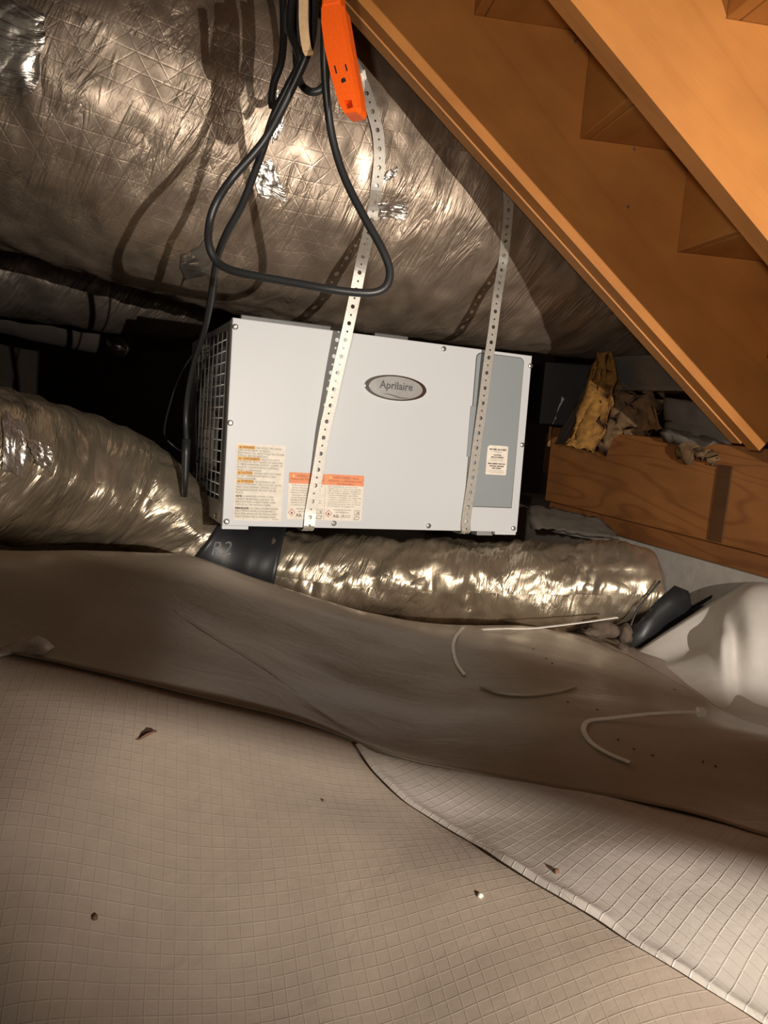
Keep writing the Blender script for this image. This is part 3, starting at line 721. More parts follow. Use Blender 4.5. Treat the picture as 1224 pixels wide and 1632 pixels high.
# lower flex duct, left piece / black sleeve / right piece
LOW = [(*at(-230, 720, 1.28), .150), (*at(-60, 738, 1.42), .150), (*at(70, 752, 1.56), .140), (*at(190, 782, 1.68), .125), (*at(266, 822, 1.72), .102), (*at(340, 876, 1.75), .080), (*at(420, 898, 1.765), .082),
       (*at(500, 912, 1.775), .090), (*at(600, 922, 1.79), .096), (*at(720, 928, 1.82), .098), (*at(840, 930, 1.825), .098), (*at(930, 931, 1.82), .096), (*at(995, 931, 1.81), .090), (*at(1040, 928, 1.81), .074)]
lp = resample(crom(LOW, 14), 0.009)
def cut(u):                                   # index of the path sample at that image column
    best = min(range(len(lp)), key=lambda i: abs(612 + FPX * (R.transposed() @ (Vector(lp[i][:3]) - CAM)).x / (R.transposed() @ (Vector(lp[i][:3]) - CAM)).z - u)); return best
i1, i2 = cut(352), cut(450)
d1 = sweep('flex_duct', [tuple(q) for q in lp[:i1]], 72, M['foil_flex'], None, wrinkle(1.0, 0.013, 1.3))
tag(d1, 'crinkled gold-silver flex duct descending toward the grille side of the dehumidifier', 'duct')
d2 = sweep('flex_duct', [tuple(q) for q in lp[i2 - 4:]], 72, M['foil_flex'], None, wrinkle(6.0, 0.014, 1.9))
tag(d2, 'crinkled gold-silver flex duct lying on the ground underneath the dehumidifier', 'duct')
slv = sweep('black_sleeve', [(q[0], q[1], q[2], q[3] + 0.010) for q in lp[i1 - 6:i2]], 48, M['blackfilm'], None, wrinkle(8.0, 0.006, 1.0))
tag(slv, 'black plastic film sleeve joining the two flex ducts under the dehumidifier', 'duct sleeve')
# grey print on the sleeve
sb = bvh_of(slv)
V = []; F = []
for body, size, u0, v0 in (('R2', 34, 334, 884),):
    v, f = text_geo(body, 1.0, 0, 0)
    b0 = len(V)
    for (a, _, c_) in v:
        pt, nn = hit(sb, u0 + a * size * 0.9 + c_ * size * 0.25, v0 - c_ * size * 0.9)
        if pt is None: pt, nn = at(u0, v0, 1.7), Vector((0, -1, 0))
        V.append(pt + nn * 0.0015)
    F += [tuple(b0 + i for i in q) for q in f]
mk('print', V, F, M['greyprint'], slv)
db = bvh_of(d1)
for k, q in enumerate([((0, 655), (38, 680), (36, 758), (0, 745)), ((40, 700), (80, 715), (78, 752), (50, 735))]): patch(d1, db, q, M['foil_tape'], seed=20 + k, bumpy=0.012)

# ------------------------------------------------------------------ hanger straps
def strap(name, ctrl, width, label, flip=1):
    path = resample(crom(ctrl, 14), 0.0085); n = len(path); V = []; F = []; K = 12
    P = [Vector(q[:3]) for q in path]; pitch_ = 0.0172
    tot = [0.0]
    for a, b in zip(P, P[1:]): tot.append(tot[-1] + (b - a).length)
    A = np.array([list(q) for q in P])
    def pos(s):
        return Vector([np.interp(s, tot, A[:, j]) for j in range(3)])
    def frame(s):
        T_ = (pos(s + 0.006) - pos(s - 0.006)).normalized(); wd = (E1 - T_ * E1.dot(T_)).normalized(); return pos(s), T_, wd
    def add(s, w_):
        p, T_, wd = frame(s); V.append(p + wd * w_); return len(V) - 1
    ncell = int(tot[-1] / pitch_)
    for c in range(ncell):
        s0 = c * pitch_ + 0.001; sc = s0 + pitch_ / 2; r = 0.0044 if c % 2 else 0.0022; hw = width / 2
        outer = []; inner = []
        for k in range(K):
            a = 2 * math.pi * (k + 0.5) / K; ca, sa = math.cos(a), math.sin(a)
            kx = max(abs(ca), abs(sa)); inner.append(add(sc + r * sa, r * ca)); outer.append(add(sc + (pitch_ / 2) * sa / kx, hw * ca / kx))
        for k in range(K): F.append((outer[k], outer[(k + 1) % K], inner[(k + 1) % K], inner[k]))
    o = mk(name, V, F, M['strap'])
    md = o.modifiers.new('thickness', 'SOLIDIFY'); md.thickness = 0.0011; md.offset = 0
    return tag(o, label, 'metal strap', 'perforated hanger straps')
def upt(x, y, z): return UM @ Vector((x, y, z))
def fpt(u, v, lift):                 # in front of the unit's panel
    return onplane(u, v, UO - EY * lift, EY)
def dpt(u, v, lift=0.006):
    p, nn = hit(bb, u, v); return p + nn * lift
x_, z_ = pf(491, 838)
s1 = [upt(x_ - .01, 0.20, -0.010), upt(x_ - .004, 0.05, -0.005), upt(x_, -0.0035, -0.004), fpt(495, 815, .0055), fpt(506, 755, .012), fpt(517, 690, .022), fpt(527, 645, .030), fpt(539, 590, .040), fpt(553, 530, .050), fpt(566, 470, .056), fpt(577, 415, .060)]
s1 += [dpt(u, v) for u, v in ((590, 352), (599, 300), (603, 255), (601, 215), (592, 178), (578, 140), (560, 100), (535, 50), (500, 0))]
strap('hanger_strap', s1, 0.0245, 'perforated metal hanger strap passing between badge and warning label')
x_, z_ = pf(741, 845)
s2 = [upt(x_ - .01, 0.20, -0.010), upt(x_ - .004, 0.05, -0.005), upt(x_, -0.0035, -0.004), fpt(743, 828, .0045), fpt(753, 760, .006), fpt(762, 695, .010), fpt(770, 640, .014), fpt(777, 585, .020), fpt(785, 530, .024), fpt(793, 470, .026)]
s2 += [dpt(u, v) for u, v in ((800, 415), (806, 365), (808, 330), (806, 290))]
strap('hanger_strap', s2, 0.0235, 'perforated metal hanger strap running down over the grey filter door')

# ------------------------------------------------------------------ stairs
yaw = math.radians(9.0); sc_ = 0.95
Hd = Vector((math.cos(yaw), math.sin(yaw), 0)); Nd = Vector((-math.sin(yaw), math.cos(yaw), 0)); ZU = Vector((0, 0, 1))
RISE, RUN = 0.19 * sc_, 0.23 * sc_
P0 = CAM + (Vector((0.09818, 1.55098, 1.27294)) - CAM) * sc_
SL_ = (Hd * RUN - ZU * RISE).normalized(); PP = Nd.cross(SL_).normalized()       # local x along the slope, z up out of the slope
if PP.z < 0: PP = -PP
def SMAT(origin):
    m_ = Matrix((SL_, Nd, PP)).transposed().to_4x4(); m_.translation = origin; return m_
def s_loc(mi, p): q = mi @ p; return (q.x, q.z)
def face_line(pxs, off):
    return [onplane(u, v, P0 + Nd * off, Nd) for u, v in pxs]
def stringer(name, off, th, k0, k1, depth, mat, parent=None, end=None, y0=0.0):
    m_ = SMAT(P0 + Nd * off); mi = m_.inverted(); pts = []
    for k in range(k0, k1 + 1):
        pk = P0 + Nd * off + (Hd * RUN - ZU * RISE) * k
        pts.append(s_loc(mi, pk)); pts.append(s_loc(mi, pk + Hd * RUN))
    zb_ = -depth
    if end: pts = [p for p in pts if p[0] < end]; pts += [(end, pts[-1][1] - 0.0), (end - 0.0, zb_)]
    else: pts += [(pts[-1][0], zb_)]
    pts += [(pts[0][0], zb_)]
    o = prism(name, pts, 0.0, th, mat, parent, to3=lambda a, b, y: (a, y, b))
    return o, m_
# distance of the lower edge from the notch corners, taken on the camera-side face
mi = SMAT(P0).inverted()
ed = [s_loc(mi, p)[1] for p in face_line([(593, 0), (800, 246), (978, 480), (1100, 608)], 0.0)]
DEP1 = -sum(ed) / len(ed)
TH1 = 0.037
st = empty('stair_stringer', mat=SMAT(P0)); tag(st, 'doubled amber timber stair stringer with its foot on the brown beam', 'stair stringer')
# the foot: cut where the stringer lands on the beam
foot = s_loc(mi, onplane(1188, 742, P0, Nd))[0]
b1, _ = stringer('inner_board', 0.0, TH1, -7, 4, DEP1, M['wood_str'], st, end=foot)
b2, _ = stringer('outer_board', 0.0, TH1 * 0.98, -7, 4, DEP1 + 0.003, M['wood_edge'], st, end=foot - 0.02); b2.location = (0, TH1 + 0.0015, 0)
SP = 0.43
def line2():
    out = []
    for off in np.arange(-0.60, -0.25, 0.005):
        m2 = SMAT(P0 + Nd * off).inverted(); q = [s_loc(m2, p)[1] for p in face_line([(916, 0), (1224, 388)], off)]
        out.append((abs(-sum(q) / 2 - DEP1), off))
    return min(out)[1]
OFF2 = line2()
st2 = empty('stair_stringer', mat=SMAT(P0 + Nd * OFF2)); tag(st2, 'single amber timber stair stringer in front of the doubled one', 'stair stringer')
stringer('board', OFF2, 0.036, -8, 4, DEP1, M['wood_str'], st2, end=foot + 0.1)
# risers and treads span the stringers
def SBOX(name, mat, c, sx, sy, sz, label, cat, group):
    """box with local x along the stair width"""
    m_ = Matrix((Nd, Hd, ZU)).transposed().to_4x4(); m_.translation = c
    bm = bmesh.new(); add_box(bm, (-sx / 2, 0, 0), (sx / 2, sy, sz), 0.002)
    o = bm_obj(name, bm, mat); o.matrix_world = m_; return tag(o, label, cat, group)
LNG = -OFF2 + 0.36; mid = Nd * (OFF2 / 2 + 0.02)
ORD = ['lowest', 'second lowest', 'third lowest', 'fourth lowest', 'fifth lowest', 'sixth lowest', 'seventh lowest', 'eighth lowest']
for k in range(-3, 4):
    pk = P0 + (Hd * RUN - ZU * RISE) * k + mid
    SBOX('stair_tread', M['wood_tread'], pk + Hd * 0.0215 + ZU * 0.0008, LNG, RUN + 0.012, 0.028, 'amber stair tread board resting on the stringer notches', 'stair tread', 'stair treads overhead')
    SBOX('stair_riser', M['wood_tread'], pk + Hd * 0.0008 + ZU * 0.0008, LNG, 0.019, RISE - 0.0016, 'upright amber riser board behind the stringer notches', 'stair riser', 'stair risers overhead')
# nails in the stringer face
def nail(o, a, b):
    bm = bmesh.new(); bmesh.ops.create_cone(bm, cap_ends=True, segments=10, radius1=0.0035, radius2=0.003, depth=0.003, matrix=Matrix.Translation((a, -0.001, b)) @ Matrix.Rotation(math.pi / 2, 4, 'X'))
    bm_obj('nail', bm, M['screw'], o)
for u, v in ((1010, 238), (916, 66), (1000, 330)):
    a, b = s_loc(mi, onplane(u, v, P0, Nd)); nail(st, a, b)

# ------------------------------------------------------------------ right wall: sill, beam, block foundation
BDIR = Vector((-0.40, 0.917, 0)).normalized(); BN = Vector((BDIR.y, -BDIR.x, 0))          # BN points away from the room
B0 = at(1224, 921, 1.61); B0.z = 0.0
def BM(z):
    m_ = Matrix((BDIR, BN, ZU)).transposed().to_4x4(); m_.translation = Vector((B0.x, B0.y, z)); return m_
zbot = at(1224, 921, 1.61).z; ztop = at(1224, 716, 1.61).z; zsill = zbot + 0.045
def bbox_(name, mat, lo, hi, z, label, cat, bev=0.003):
    bm = bmesh.new(); add_box(bm, lo, hi, bev); o = bm_obj(name, bm, mat); o.matrix_world = BM(z); return tag(o, label, cat)
bbox_('sill_plate', M['wood_sill'], (-0.9, -0.004, 0), (0.80, 0.10, zsill - zbot - 0.001), zbot, 'dark brown timber sill plate on the concrete foundation', 'sill plate')
bbox_('timber_beam', M['wood_beam'], (-0.9, 0.0, 0), (0.83, 0.045, ztop - zsill), zsill, 'brown knotty timber beam on the sill plate', 'beam')
fw_ = box('wall_right', (-1.6, 0.012, -0.35), (2.6, 0.25, zbot - 0.001), M['concrete']); fw_.matrix_world = BM(0); struct(fw_, 'grey concrete foundation wall')
# dark strip standing in for the stringer foot's shadow on the beam
def bloc(u, v):
    p = onplane(u, v, B0, BN); q = BM(0).inverted() @ p; return q.x, q.z
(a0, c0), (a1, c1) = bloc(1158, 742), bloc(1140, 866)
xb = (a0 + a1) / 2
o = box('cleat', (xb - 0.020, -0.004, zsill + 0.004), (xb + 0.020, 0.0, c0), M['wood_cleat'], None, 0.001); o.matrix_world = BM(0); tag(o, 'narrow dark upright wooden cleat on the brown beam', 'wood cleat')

# things behind and above the beam
q0, q1 = at(965, 565, 2.25), at(1110, 622, 2.05)
bt = empty('duct_boot', (0, 0, 0)); tag(bt, 'galvanised rectangular duct boot above the brown beam', 'duct boot')
mb = Matrix((BDIR, BN, ZU)).transposed().to_4x4(); 
pA = at(967, 618, 2.20); pB = at(1075, 622, 1.92)
mbx = Matrix(((pB - pA).normalized(), Nd, ZU)).transposed().to_4x4()
ux = Vector(((pB - pA).x, (pB - pA).y, 0)).normalized(); uy = Vector((-ux.y, ux.x, 0))
mbx = Matrix((ux, uy, ZU)).transposed().to_4x4(); mbx.translation = pA; bt.matrix_world = mbx
box('boot_body', (0.0, 0.0, 0.0), (0.42, 0.12, 0.085), M['galv'], bt, 0.003)
box('boot_flange', (-0.006, -0.010, -0.006), (0.43, 0.13, 0.004), M['galv'], bt, 0.001)
box('corner_seam', (-0.004, -0.006, 0.0), (0.012, 0.0, 0.085), M['galv'], bt, 0.001)

# dull plenum panel between unit and beam
pc = at(842, 720, 2.42); pd = at(962, 715, 2.42)
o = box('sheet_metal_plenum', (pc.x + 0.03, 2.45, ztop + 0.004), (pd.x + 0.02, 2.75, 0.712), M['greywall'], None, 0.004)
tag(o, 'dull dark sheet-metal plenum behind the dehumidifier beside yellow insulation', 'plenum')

def slab(name, left, right, mat, thick, rough, label, cat, n=24, m_=12, seed=0.0):
    """drooping batt: left and right outlines as (u,v,Y) lists"""
    A = param(resample(crom([tuple(at(*p)) for p in left], 8), 0.004), n); B = param(resample(crom([tuple(at(*p)) for p in right], 8), 0.004), n)
    rows = []
    for i in range(n):
        row = []
        for j in range(m_):
            t = j / (m_ - 1); q = A[i] * (1 - t) + B[i] * t
            bul = math.sin(t * math.pi) * thick * 0.5
            row.append((q[0] + rough * noise.noise(Vector((i * .14, j * 1.1, seed))), q[1] - bul + rough * 1.5 * noise.noise(Vector((i * .12, j * 1.7, seed + 3))), q[2] + rough * noise.noise(Vector((i * .3, j * 0.9, seed + 6)))))
        rows.append(row)
    o = grid_obj(name, rows, mat); md = o.modifiers.new('thickness', 'SOLIDIFY'); md.thickness = thick; md.offset = -1
    return tag(o, label, cat)
slab('insulation_batt', [(958, 566, 2.12), (945, 610, 2.1), (925, 660, 2.06), (900, 708, 2.02)], [(966, 566, 2.12), (974, 625, 2.08), (966, 680, 2.04), (945, 722, 2.0)], M['fibre'], 0.02, 0.010, 'torn yellow fibreglass insulation strip hanging beside the duct boot', 'insulation', seed=2)
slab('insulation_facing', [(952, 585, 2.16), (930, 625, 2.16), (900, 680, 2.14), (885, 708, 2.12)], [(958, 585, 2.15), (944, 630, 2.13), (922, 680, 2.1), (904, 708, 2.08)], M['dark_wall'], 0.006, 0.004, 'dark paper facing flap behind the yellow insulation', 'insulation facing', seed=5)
slab('insulation_batt', [(965, 625, 2.22), (962, 660, 2.2), (958, 704, 2.18)], [(1030, 622, 2.14), (1026, 660, 2.12), (1020, 694, 2.12)], M['fibre2'], 0.05, 0.016, 'tan fibreglass batt stuffed below the duct boot', 'insulation', m_=14, seed=9)
slab('paper_scrap', [(1022, 640, 2.10), (1020, 690, 2.08)], [(1042, 650, 2.06), (1055, 684, 2.02)], M['paper'], 0.004, 0.010, 'crumpled brown paper scrap in the gap below the duct boot', 'paper', n=10, seed=4)
slab('woven_facing', [(1070, 636, 1.96), (1071, 672, 1.95), (1066, 694, 1.93), (1056, 704, 1.92)], [(1180, 640, 1.80), (1180, 690, 1.80), (1172, 716, 1.80), (1160, 728, 1.79)], M['weave'], 0.03, 0.006, 'grey woven foil insulation facing under the stringer', 'insulation', m_=12, seed=12)
slab('insulation_tuft', [(1080, 708, 1.90), (1090, 724, 1.88)], [(1150, 726, 1.78), (1148, 744, 1.77)], M['fibre2'], 0.02, 0.014, 'pale fluffy insulation tuft over the edge of the beam', 'insulation', n=8, m_=16, seed=15)
o = box('wood_block', (0.30, 0.05, 0), (0.62, 0.30, 0.10), M['wood_dark']); o.matrix_world = BM(ztop - 0.10); tag(o, 'dark wood blocking behind the brown beam', 'wood block')
o = box('wall_blocking', (-0.6, 0.66, 0), (1.8, 0.71, 1.2), M['wood_dark']); o.matrix_world = BM(zsill); o.name = 'wall_far_right'; struct(o)
# foam / paper wrap edges at the beam's far end
tube('pipe_wrap', [BM(0) @ Vector((0.832, -0.005, z)) for z in (ztop + 0.002, ztop - 0.03, ztop - 0.06)], 0.005, M['paper']); tag(bpy.data.objects['pipe_wrap'], 'thin pale curled paper edge near the far beam end', 'paper strip')
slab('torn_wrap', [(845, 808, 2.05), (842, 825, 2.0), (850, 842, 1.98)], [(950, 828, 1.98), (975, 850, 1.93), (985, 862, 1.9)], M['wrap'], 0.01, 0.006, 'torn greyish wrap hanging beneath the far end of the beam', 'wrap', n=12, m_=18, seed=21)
o = box('black_clip', (-0.012, -0.01, 0), (0.012, 0.0, 0.06), M['black'], None, 0.001); o.location = at(1033, 905, 2.02); tag(o, 'small black upright clip above the end of the lower duct', 'clip')  # black block put where there is a dark hole

# ------------------------------------------------------------------ white liner, black film, stones, ties
def lin_rows(px, n=7):
    ctrl = [[tuple(at(*p)) for p in r] for r in px]
    up = [crom(r, n) for r in ctrl]
    cols = [crom([r[j] for r in up], n) for j in range(len(up[0]))]
    return [[cols[j][i] for j in range(len(cols))] for i in range(len(cols[0]))]
LN = [[(996, 1052, 1.62), (1050, 1014, 1.68), (1110, 974, 1.70), (1150, 949, 1.70), (1180, 932, 1.68), (1198, 925, 1.67), (1224, 924, 1.64), (1262, 928, 1.57)],
      [(1010, 1061, 1.55), (1066, 1048, 1.60), (1122, 1022, 1.62), (1143, 1000, 1.60), (1160, 972, 1.615), (1188, 948, 1.60), (1228, 944, 1.575), (1268, 955, 1.53)],
      [(1030, 1070, 1.51), (1085, 1060, 1.54), (1128, 1038, 1.55), (1150, 1020, 1.525), (1170, 1012, 1.55), (1196, 1004, 1.515), (1236, 1012, 1.495), (1276, 1024, 1.47)],
      [(1062, 1090, 1.45), (1106, 1086, 1.455), (1138, 1078, 1.455), (1156, 1074, 1.455), (1172, 1078, 1.475), (1198, 1086, 1.45), (1242, 1102, 1.42), (1284, 1118, 1.39)],
      [(1090, 1116, 1.38), (1122, 1120, 1.37), (1146, 1124, 1.36), (1162, 1128, 1.36), (1180, 1134, 1.38), (1206, 1146, 1.345), (1250, 1164, 1.30), (1294, 1180, 1.27)],
      [(1112, 1146, 1.29), (1138, 1154, 1.28), (1158, 1162, 1.265), (1174, 1168, 1.255), (1190, 1174, 1.25), (1214, 1184, 1.23), (1258, 1204, 1.19), (1304, 1222, 1.16)]]
rows = [[(p[0], p[1] + 0.004 * fbm((p[0] * 9, p[2] * 9, 3), 3), p[2]) for p in r] for r in lin_rows(LN)]
tag(grid_obj('wall_liner', rows, M['liner'], thick=0.0012), 'bright white plastic liner folded up against the foundation wall', 'plastic liner')
BK = [[(1024, 984, 1.715), (1050, 955, 1.72), (1075, 933, 1.73), (1097, 942, 1.75), (1098, 968, 1.76), (1150, 940, 1.75), (1196, 922, 1.72)],
      [(1010, 1000, 1.695), (1045, 985, 1.71), (1075, 965, 1.72), (1100, 962, 1.74), (1105, 972, 1.79), (1155, 945, 1.75), (1202, 926, 1.70)],
      [(1000, 1052, 1.66), (1045, 1026, 1.70), (1075, 1006, 1.74), (1105, 988, 1.74), (1122, 976, 1.74), (1165, 950, 1.72), (1208, 930, 1.68)]]
tag(grid_obj('black_film', lin_rows(BK, 1), M['blackfilm'], thick=0.0012), 'black plastic film upright between the lower duct and white liner', 'plastic film')
def rock(name, u, v, Y, r, sx, sz, label, seed, mat='stone'):
    bm = bmesh.new(); bmesh.ops.create_icosphere(bm, subdivisions=3, radius=r)
    for v_ in bm.verts:
        d = 1 + 0.35 * noise.noise(v_.co * (1.6 / r) + Vector((seed, 0, 0))) + 0.12 * noise.noise(v_.co * (4 / r) + Vector((0, seed, 0)))
        v_.co = Vector((v_.co.x * sx * d, v_.co.y * d, v_.co.z * sz * d))
    o = bm_obj(name, bm, M[mat], None, True); o.location = at(u, v, Y); return tag(o, label, 'stone')
rock('stone', 962, 1003, 1.68, 0.026, 1.25, 0.8, 'long flat grey stone beside the lower duct', 1)
rock('stone', 945, 1008, 1.665, 0.012, 1.5, 0.8, 'small grey stone against the long flat one', 5)
rock('stone', 996, 1010, 1.68, 0.020, 0.85, 1.1, 'squarish grey stone against the black film', 3)
rock('stone', 992, 1040, 1.62, 0.016, 0.9, 1.3, 'upright grey stone at the tip of the white liner', 9)
def ribbon(name, ctrl, width, th, mat, label, cat, parent=None, up=Vector((0, 0, 1))):
    path = resample(crom(ctrl, 10), 0.004); V = []; F = []
    P = [Vector(q[:3]) for q in path]; n = len(P)
    for i in range(n):
        T_ = (P[min(n - 1, i + 1)] - P[max(0, i - 1)]).normalized(); s_ = T_.cross(up).normalized(); nn = s_.cross(T_)
        for a, b in ((-1, -1), (1, -1), (1, 1), (-1, 1)): V.append(P[i] + s_ * a * width / 2 + nn * b * th / 2)
    for i in range(n - 1):
        for k in range(4): F.append((i * 4 + k, i * 4 + (k + 1) % 4, i * 4 + 4 + (k + 1) % 4, i * 4 + 4 + k))
    F += [(3, 2, 1, 0), tuple((n - 1) * 4 + k for k in range(4))]
    o = mk(name, V, F, mat, parent)
    return tag(o, label, cat) if label else o
GB = bvh_of(floor_o, sheet_a, sheet_b)
def fh(u, v, lift=0.003):
    p, nn = hit(GB, u, v); p = p.copy(); p.z += lift; return p
# zip tie with head, its end standing up off the ground
zt = empty('zip_tie', fh(960, 1180)); inv = -zt.location
def lifted(u, v, back): p, nn = hit(GB, u, v); return at(u, v, p.y - back)
pts = [fh(1003, 1219, .004), fh(972, 1206, .004), fh(945, 1190, .004), fh(932, 1174, .004), fh(930, 1162, .004), fh(940, 1152, .004), lifted(975, 1144, .012), lifted(1030, 1138, .035), lifted(1080, 1135, .062), lifted(1112, 1135, .082)]
ribbon('band', [p + inv for p in pts], 0.0075, 0.0016, M['white_plastic'], None, None, zt)
hd = lifted(1118, 1135, .086) + inv
bm = bmesh.new(); add_box(bm, hd - Vector((.007, .007, .006)), hd + Vector((.006, .007, .006)), 0.0012); hb = bm_obj('head', bm, M['white_plastic'], zt)
tag(zt, 'long white zip tie curled on the ground with its square head raised', 'zip tie')
tag(ribbon('zip_tie', [fh(738, 1002), fh(726, 1018), fh(722, 1035), fh(727, 1058), fh(740, 1078, .003)], 0.006, 0.0015, M['white_plastic'], None, None), 'short curved pale plastic tie end beside the under-unit duct', 'zip tie')
tag(ribbon('zip_tie', [fh(765, 1096, .004), fh(800, 1108), fh(850, 1110), fh(890, 1104), fh(916, 1096)], 0.008, 0.0015, M['sheet_f'], None, None), 'tan plastic tie lying flat on the smooth brownish sheet', 'zip tie')
tag(ribbon('zip_tie', [fh(768, 1006, .004), fh(805, 1006, .006), at(850, 1001, 1.575), at(920, 993, 1.60), at(984, 984, 1.64)], 0.0065, 0.0015, M['white_plastic'], None, None), 'white zip tie tail stretched along the foot of the lower duct', 'zip tie')
tag(tube('wire', [at(1052, 926, 1.71), at(1032, 950, 1.70), at(1014, 975, 1.69), at(1004, 1000, 1.68)], 0.0025, M['rubber']), 'thin dark wire running up behind the grey stones', 'wire')

# torn flap of sheeting on the left, leaf and crumbs
fpx = [[(-30, 1046), (5, 1030), (22, 1016), (32, 1024), (46, 1014), (60, 1024), (72, 1040)], [(-30, 1058), (5, 1050), (22, 1046), (32, 1046), (46, 1042), (58, 1046), (70, 1048)]]
rw = []
for i, r in enumerate(fpx): rw.append([fh(u, v, 0.004) if i else Vector(floorhit(u, fpx[1][j][1])) + Vector((0.004, 0.020, 0.004 + 0.7 * (fpx[1][j][1] - v) / 1226 * 1.02)) for j, (u, v) in enumerate(r)])
tag(grid_obj('torn_sheet_flap', rw, M['sheet_r'], thick=0.0012), 'small torn white flap sticking up from the brownish sheet', 'torn flap')
lc = fh(229, 1177, 0.002); V = []
LP = [(-.013, -.004), (-.009, .003), (-.002, .006), (.006, .008), (.013, .010), (.010, .003), (.004, -.003), (-.004, -.006), (-.010, -.007)]
V = [lc + Vector((a, b, 0.004 * math.sin(a * 200) + 0.003)) for a, b in LP] + [lc + Vector((a, b, 0.004 * math.sin(a * 200) + 0.0005)) for a, b in LP]
n = len(LP); F = [tuple(range(n)), tuple(range(2 * n - 1, n - 1, -1))] + [(i, (i + 1) % n, n + (i + 1) % n, n + i) for i in range(n)]
tag(mk('dry_leaf', V, F, M['leaf']), 'small dark dry leaf on the gridded sheet', 'leaf')
def crumb(u, v, r, mat, label, seed):
    bm = bmesh.new(); bmesh.ops.create_icosphere(bm, subdivisions=2, radius=r)
    for v_ in bm.verts: v_.co *= 1 + 0.4 * noise.noise(v_.co * (1.5 / r) + Vector((seed, 0, 0)))
    o = bm_obj('crumb', bm, M[mat], None, True); o.location = fh(u, v, r * 0.5); tag(o, label, 'debris', 'soil specks on the sheets' if 'speck' in label else None)
crumb(886, 1391, .0034, 'leaf', 'dark soil crumb beside the raised sheet edge', 1)
crumb(765, 1429, .0030, 'white_plastic', 'tiny white crumb on the near ground sheet', 2)
crumb(151, 1464, .0030, 'leaf', 'dark soil crumb on the gridded sheet', 3)
for k, (u, v) in enumerate(((1010, 1195), (985, 1180), (1040, 1205), (1075, 1100), (870, 1050), (850, 1035), (880, 1058), (1120, 1215), (1140, 1222), (515, 1277), (952, 1132), (905, 1120))):
    crumb(u, v, .0018, 'leaf', 'tiny dark soil speck scattered on the sheets', 5 + k)

# ------------------------------------------------------------------ cords and orange tap
tap = empty('outlet_tap', at(545, 90, 1.08)); to = tap.location.copy()
tag(tap, 'bright orange three-outlet extension cord end hanging beside the stringer', 'power tap')
AX = (at(560, 170, 1.06) - at(518, 10, 1.10)); AX = AX.normalized()                       # down the length
SX = Vector((0.95, -0.30, 0)); SX = (SX - AX * SX.dot(AX)).normalized(); NY = SX.cross(AX).normalized()
if NY.y > 0: NY = -NY
TM = Matrix((SX, -NY, -AX)).transposed().to_4x4()                                           # x across, y away, z up the length
tap.matrix_world = Matrix.Translation(to) @ TM
def tl(u, v, y=0.0):
    q = tap.matrix_world.inverted() @ onplane(u, v, to + (-NY) * y, NY); return q.x, q.z
front = [tl(u, v) for u, v in ((512, 12), (541, 6), (551, 62), (559, 105), (566, 140), (570, 170), (567, 178), (549, 181), (540, 165), (527, 120), (517, 75), (512, 35))]
bm = bmesh.new(); nf = len(front)
fr = [bm.verts.new((a, 0.0, b)) for a, b in front]
cxm = sum(a for a, b in front) / nf; czm = sum(b for a, b in front) / nf
bk = [bm.verts.new((cxm + (a - cxm) * 1.10 + 0.002, 0.008, czm + (b - czm) * 1.0)) for a, b in front]
b3 = [bm.verts.new((cxm + (a - cxm) * 1.06 + 0.004, 0.026, czm + (b - czm) * 0.97)) for a, b in front]
# hanging hole at the tip
hole = [tl(u, v) for u, v in ((548, 160), (560, 159), (563, 171), (553, 174))]
h0 = [bm.verts.new((a, 0.0, b)) for a, b in hole]; h1 = [bm.verts.new((a + 0.002, 0.026, b + 0.002)) for a, b in hole]
def ringedges(l): return [bm.edges.new((l[i], l[(i + 1) % len(l)])) for i in range(len(l))]
bmesh.ops.triangle_fill(bm, use_beauty=True, edges=ringedges(fr) + ringedges(h0))
bmesh.ops.triangle_fill(bm, use_beauty=True, edges=ringedges(b3) + ringedges(h1))
for A, B in ((fr, bk), (bk, b3), (h0, h1)):
    for i in range(len(A)): bm.faces.new((A[i], A[(i + 1) % len(A)], B[(i + 1) % len(A)], B[i]))
bm_obj('body', bm, M['orange'], tap)
cap = [tl(u, v) for u, v in ((511, 10), (542, 4), (536, -60), (516, -58))]
prism('cord_neck', cap, 0.001, 0.025, M['orange'], tap, 0.003)
for u, v, w_, h_ in ((535, 111, .0018, .0115), (552, 108, .0018, .0095)):
    a, b = tl(u, v); box('slot', (a - w_ / 2, -0.0006, b - h_ / 2), (a + w_ / 2, 0.0006, b + h_ / 2), M['black'], tap)
a, b = tl(547.5, 128); prism('ground_slot', [(a - .003, b - .003), (a + .003, b - .003), (a + .003, b + .0012), (a + .0015, b + .003), (a - .0015, b + .003), (a - .003, b + .0012)], -0.0006, 0.0006, M['black'], tap)
tag(ribbon('cord_clip', [at(577, 114, 1.125), at(579, 126, 1.13), at(577, 138, 1.125), at(574, 147, 1.115)], 0.004, 0.012, M['white_plastic'], None, None), 'small curved white clip behind the orange tap', 'clip')

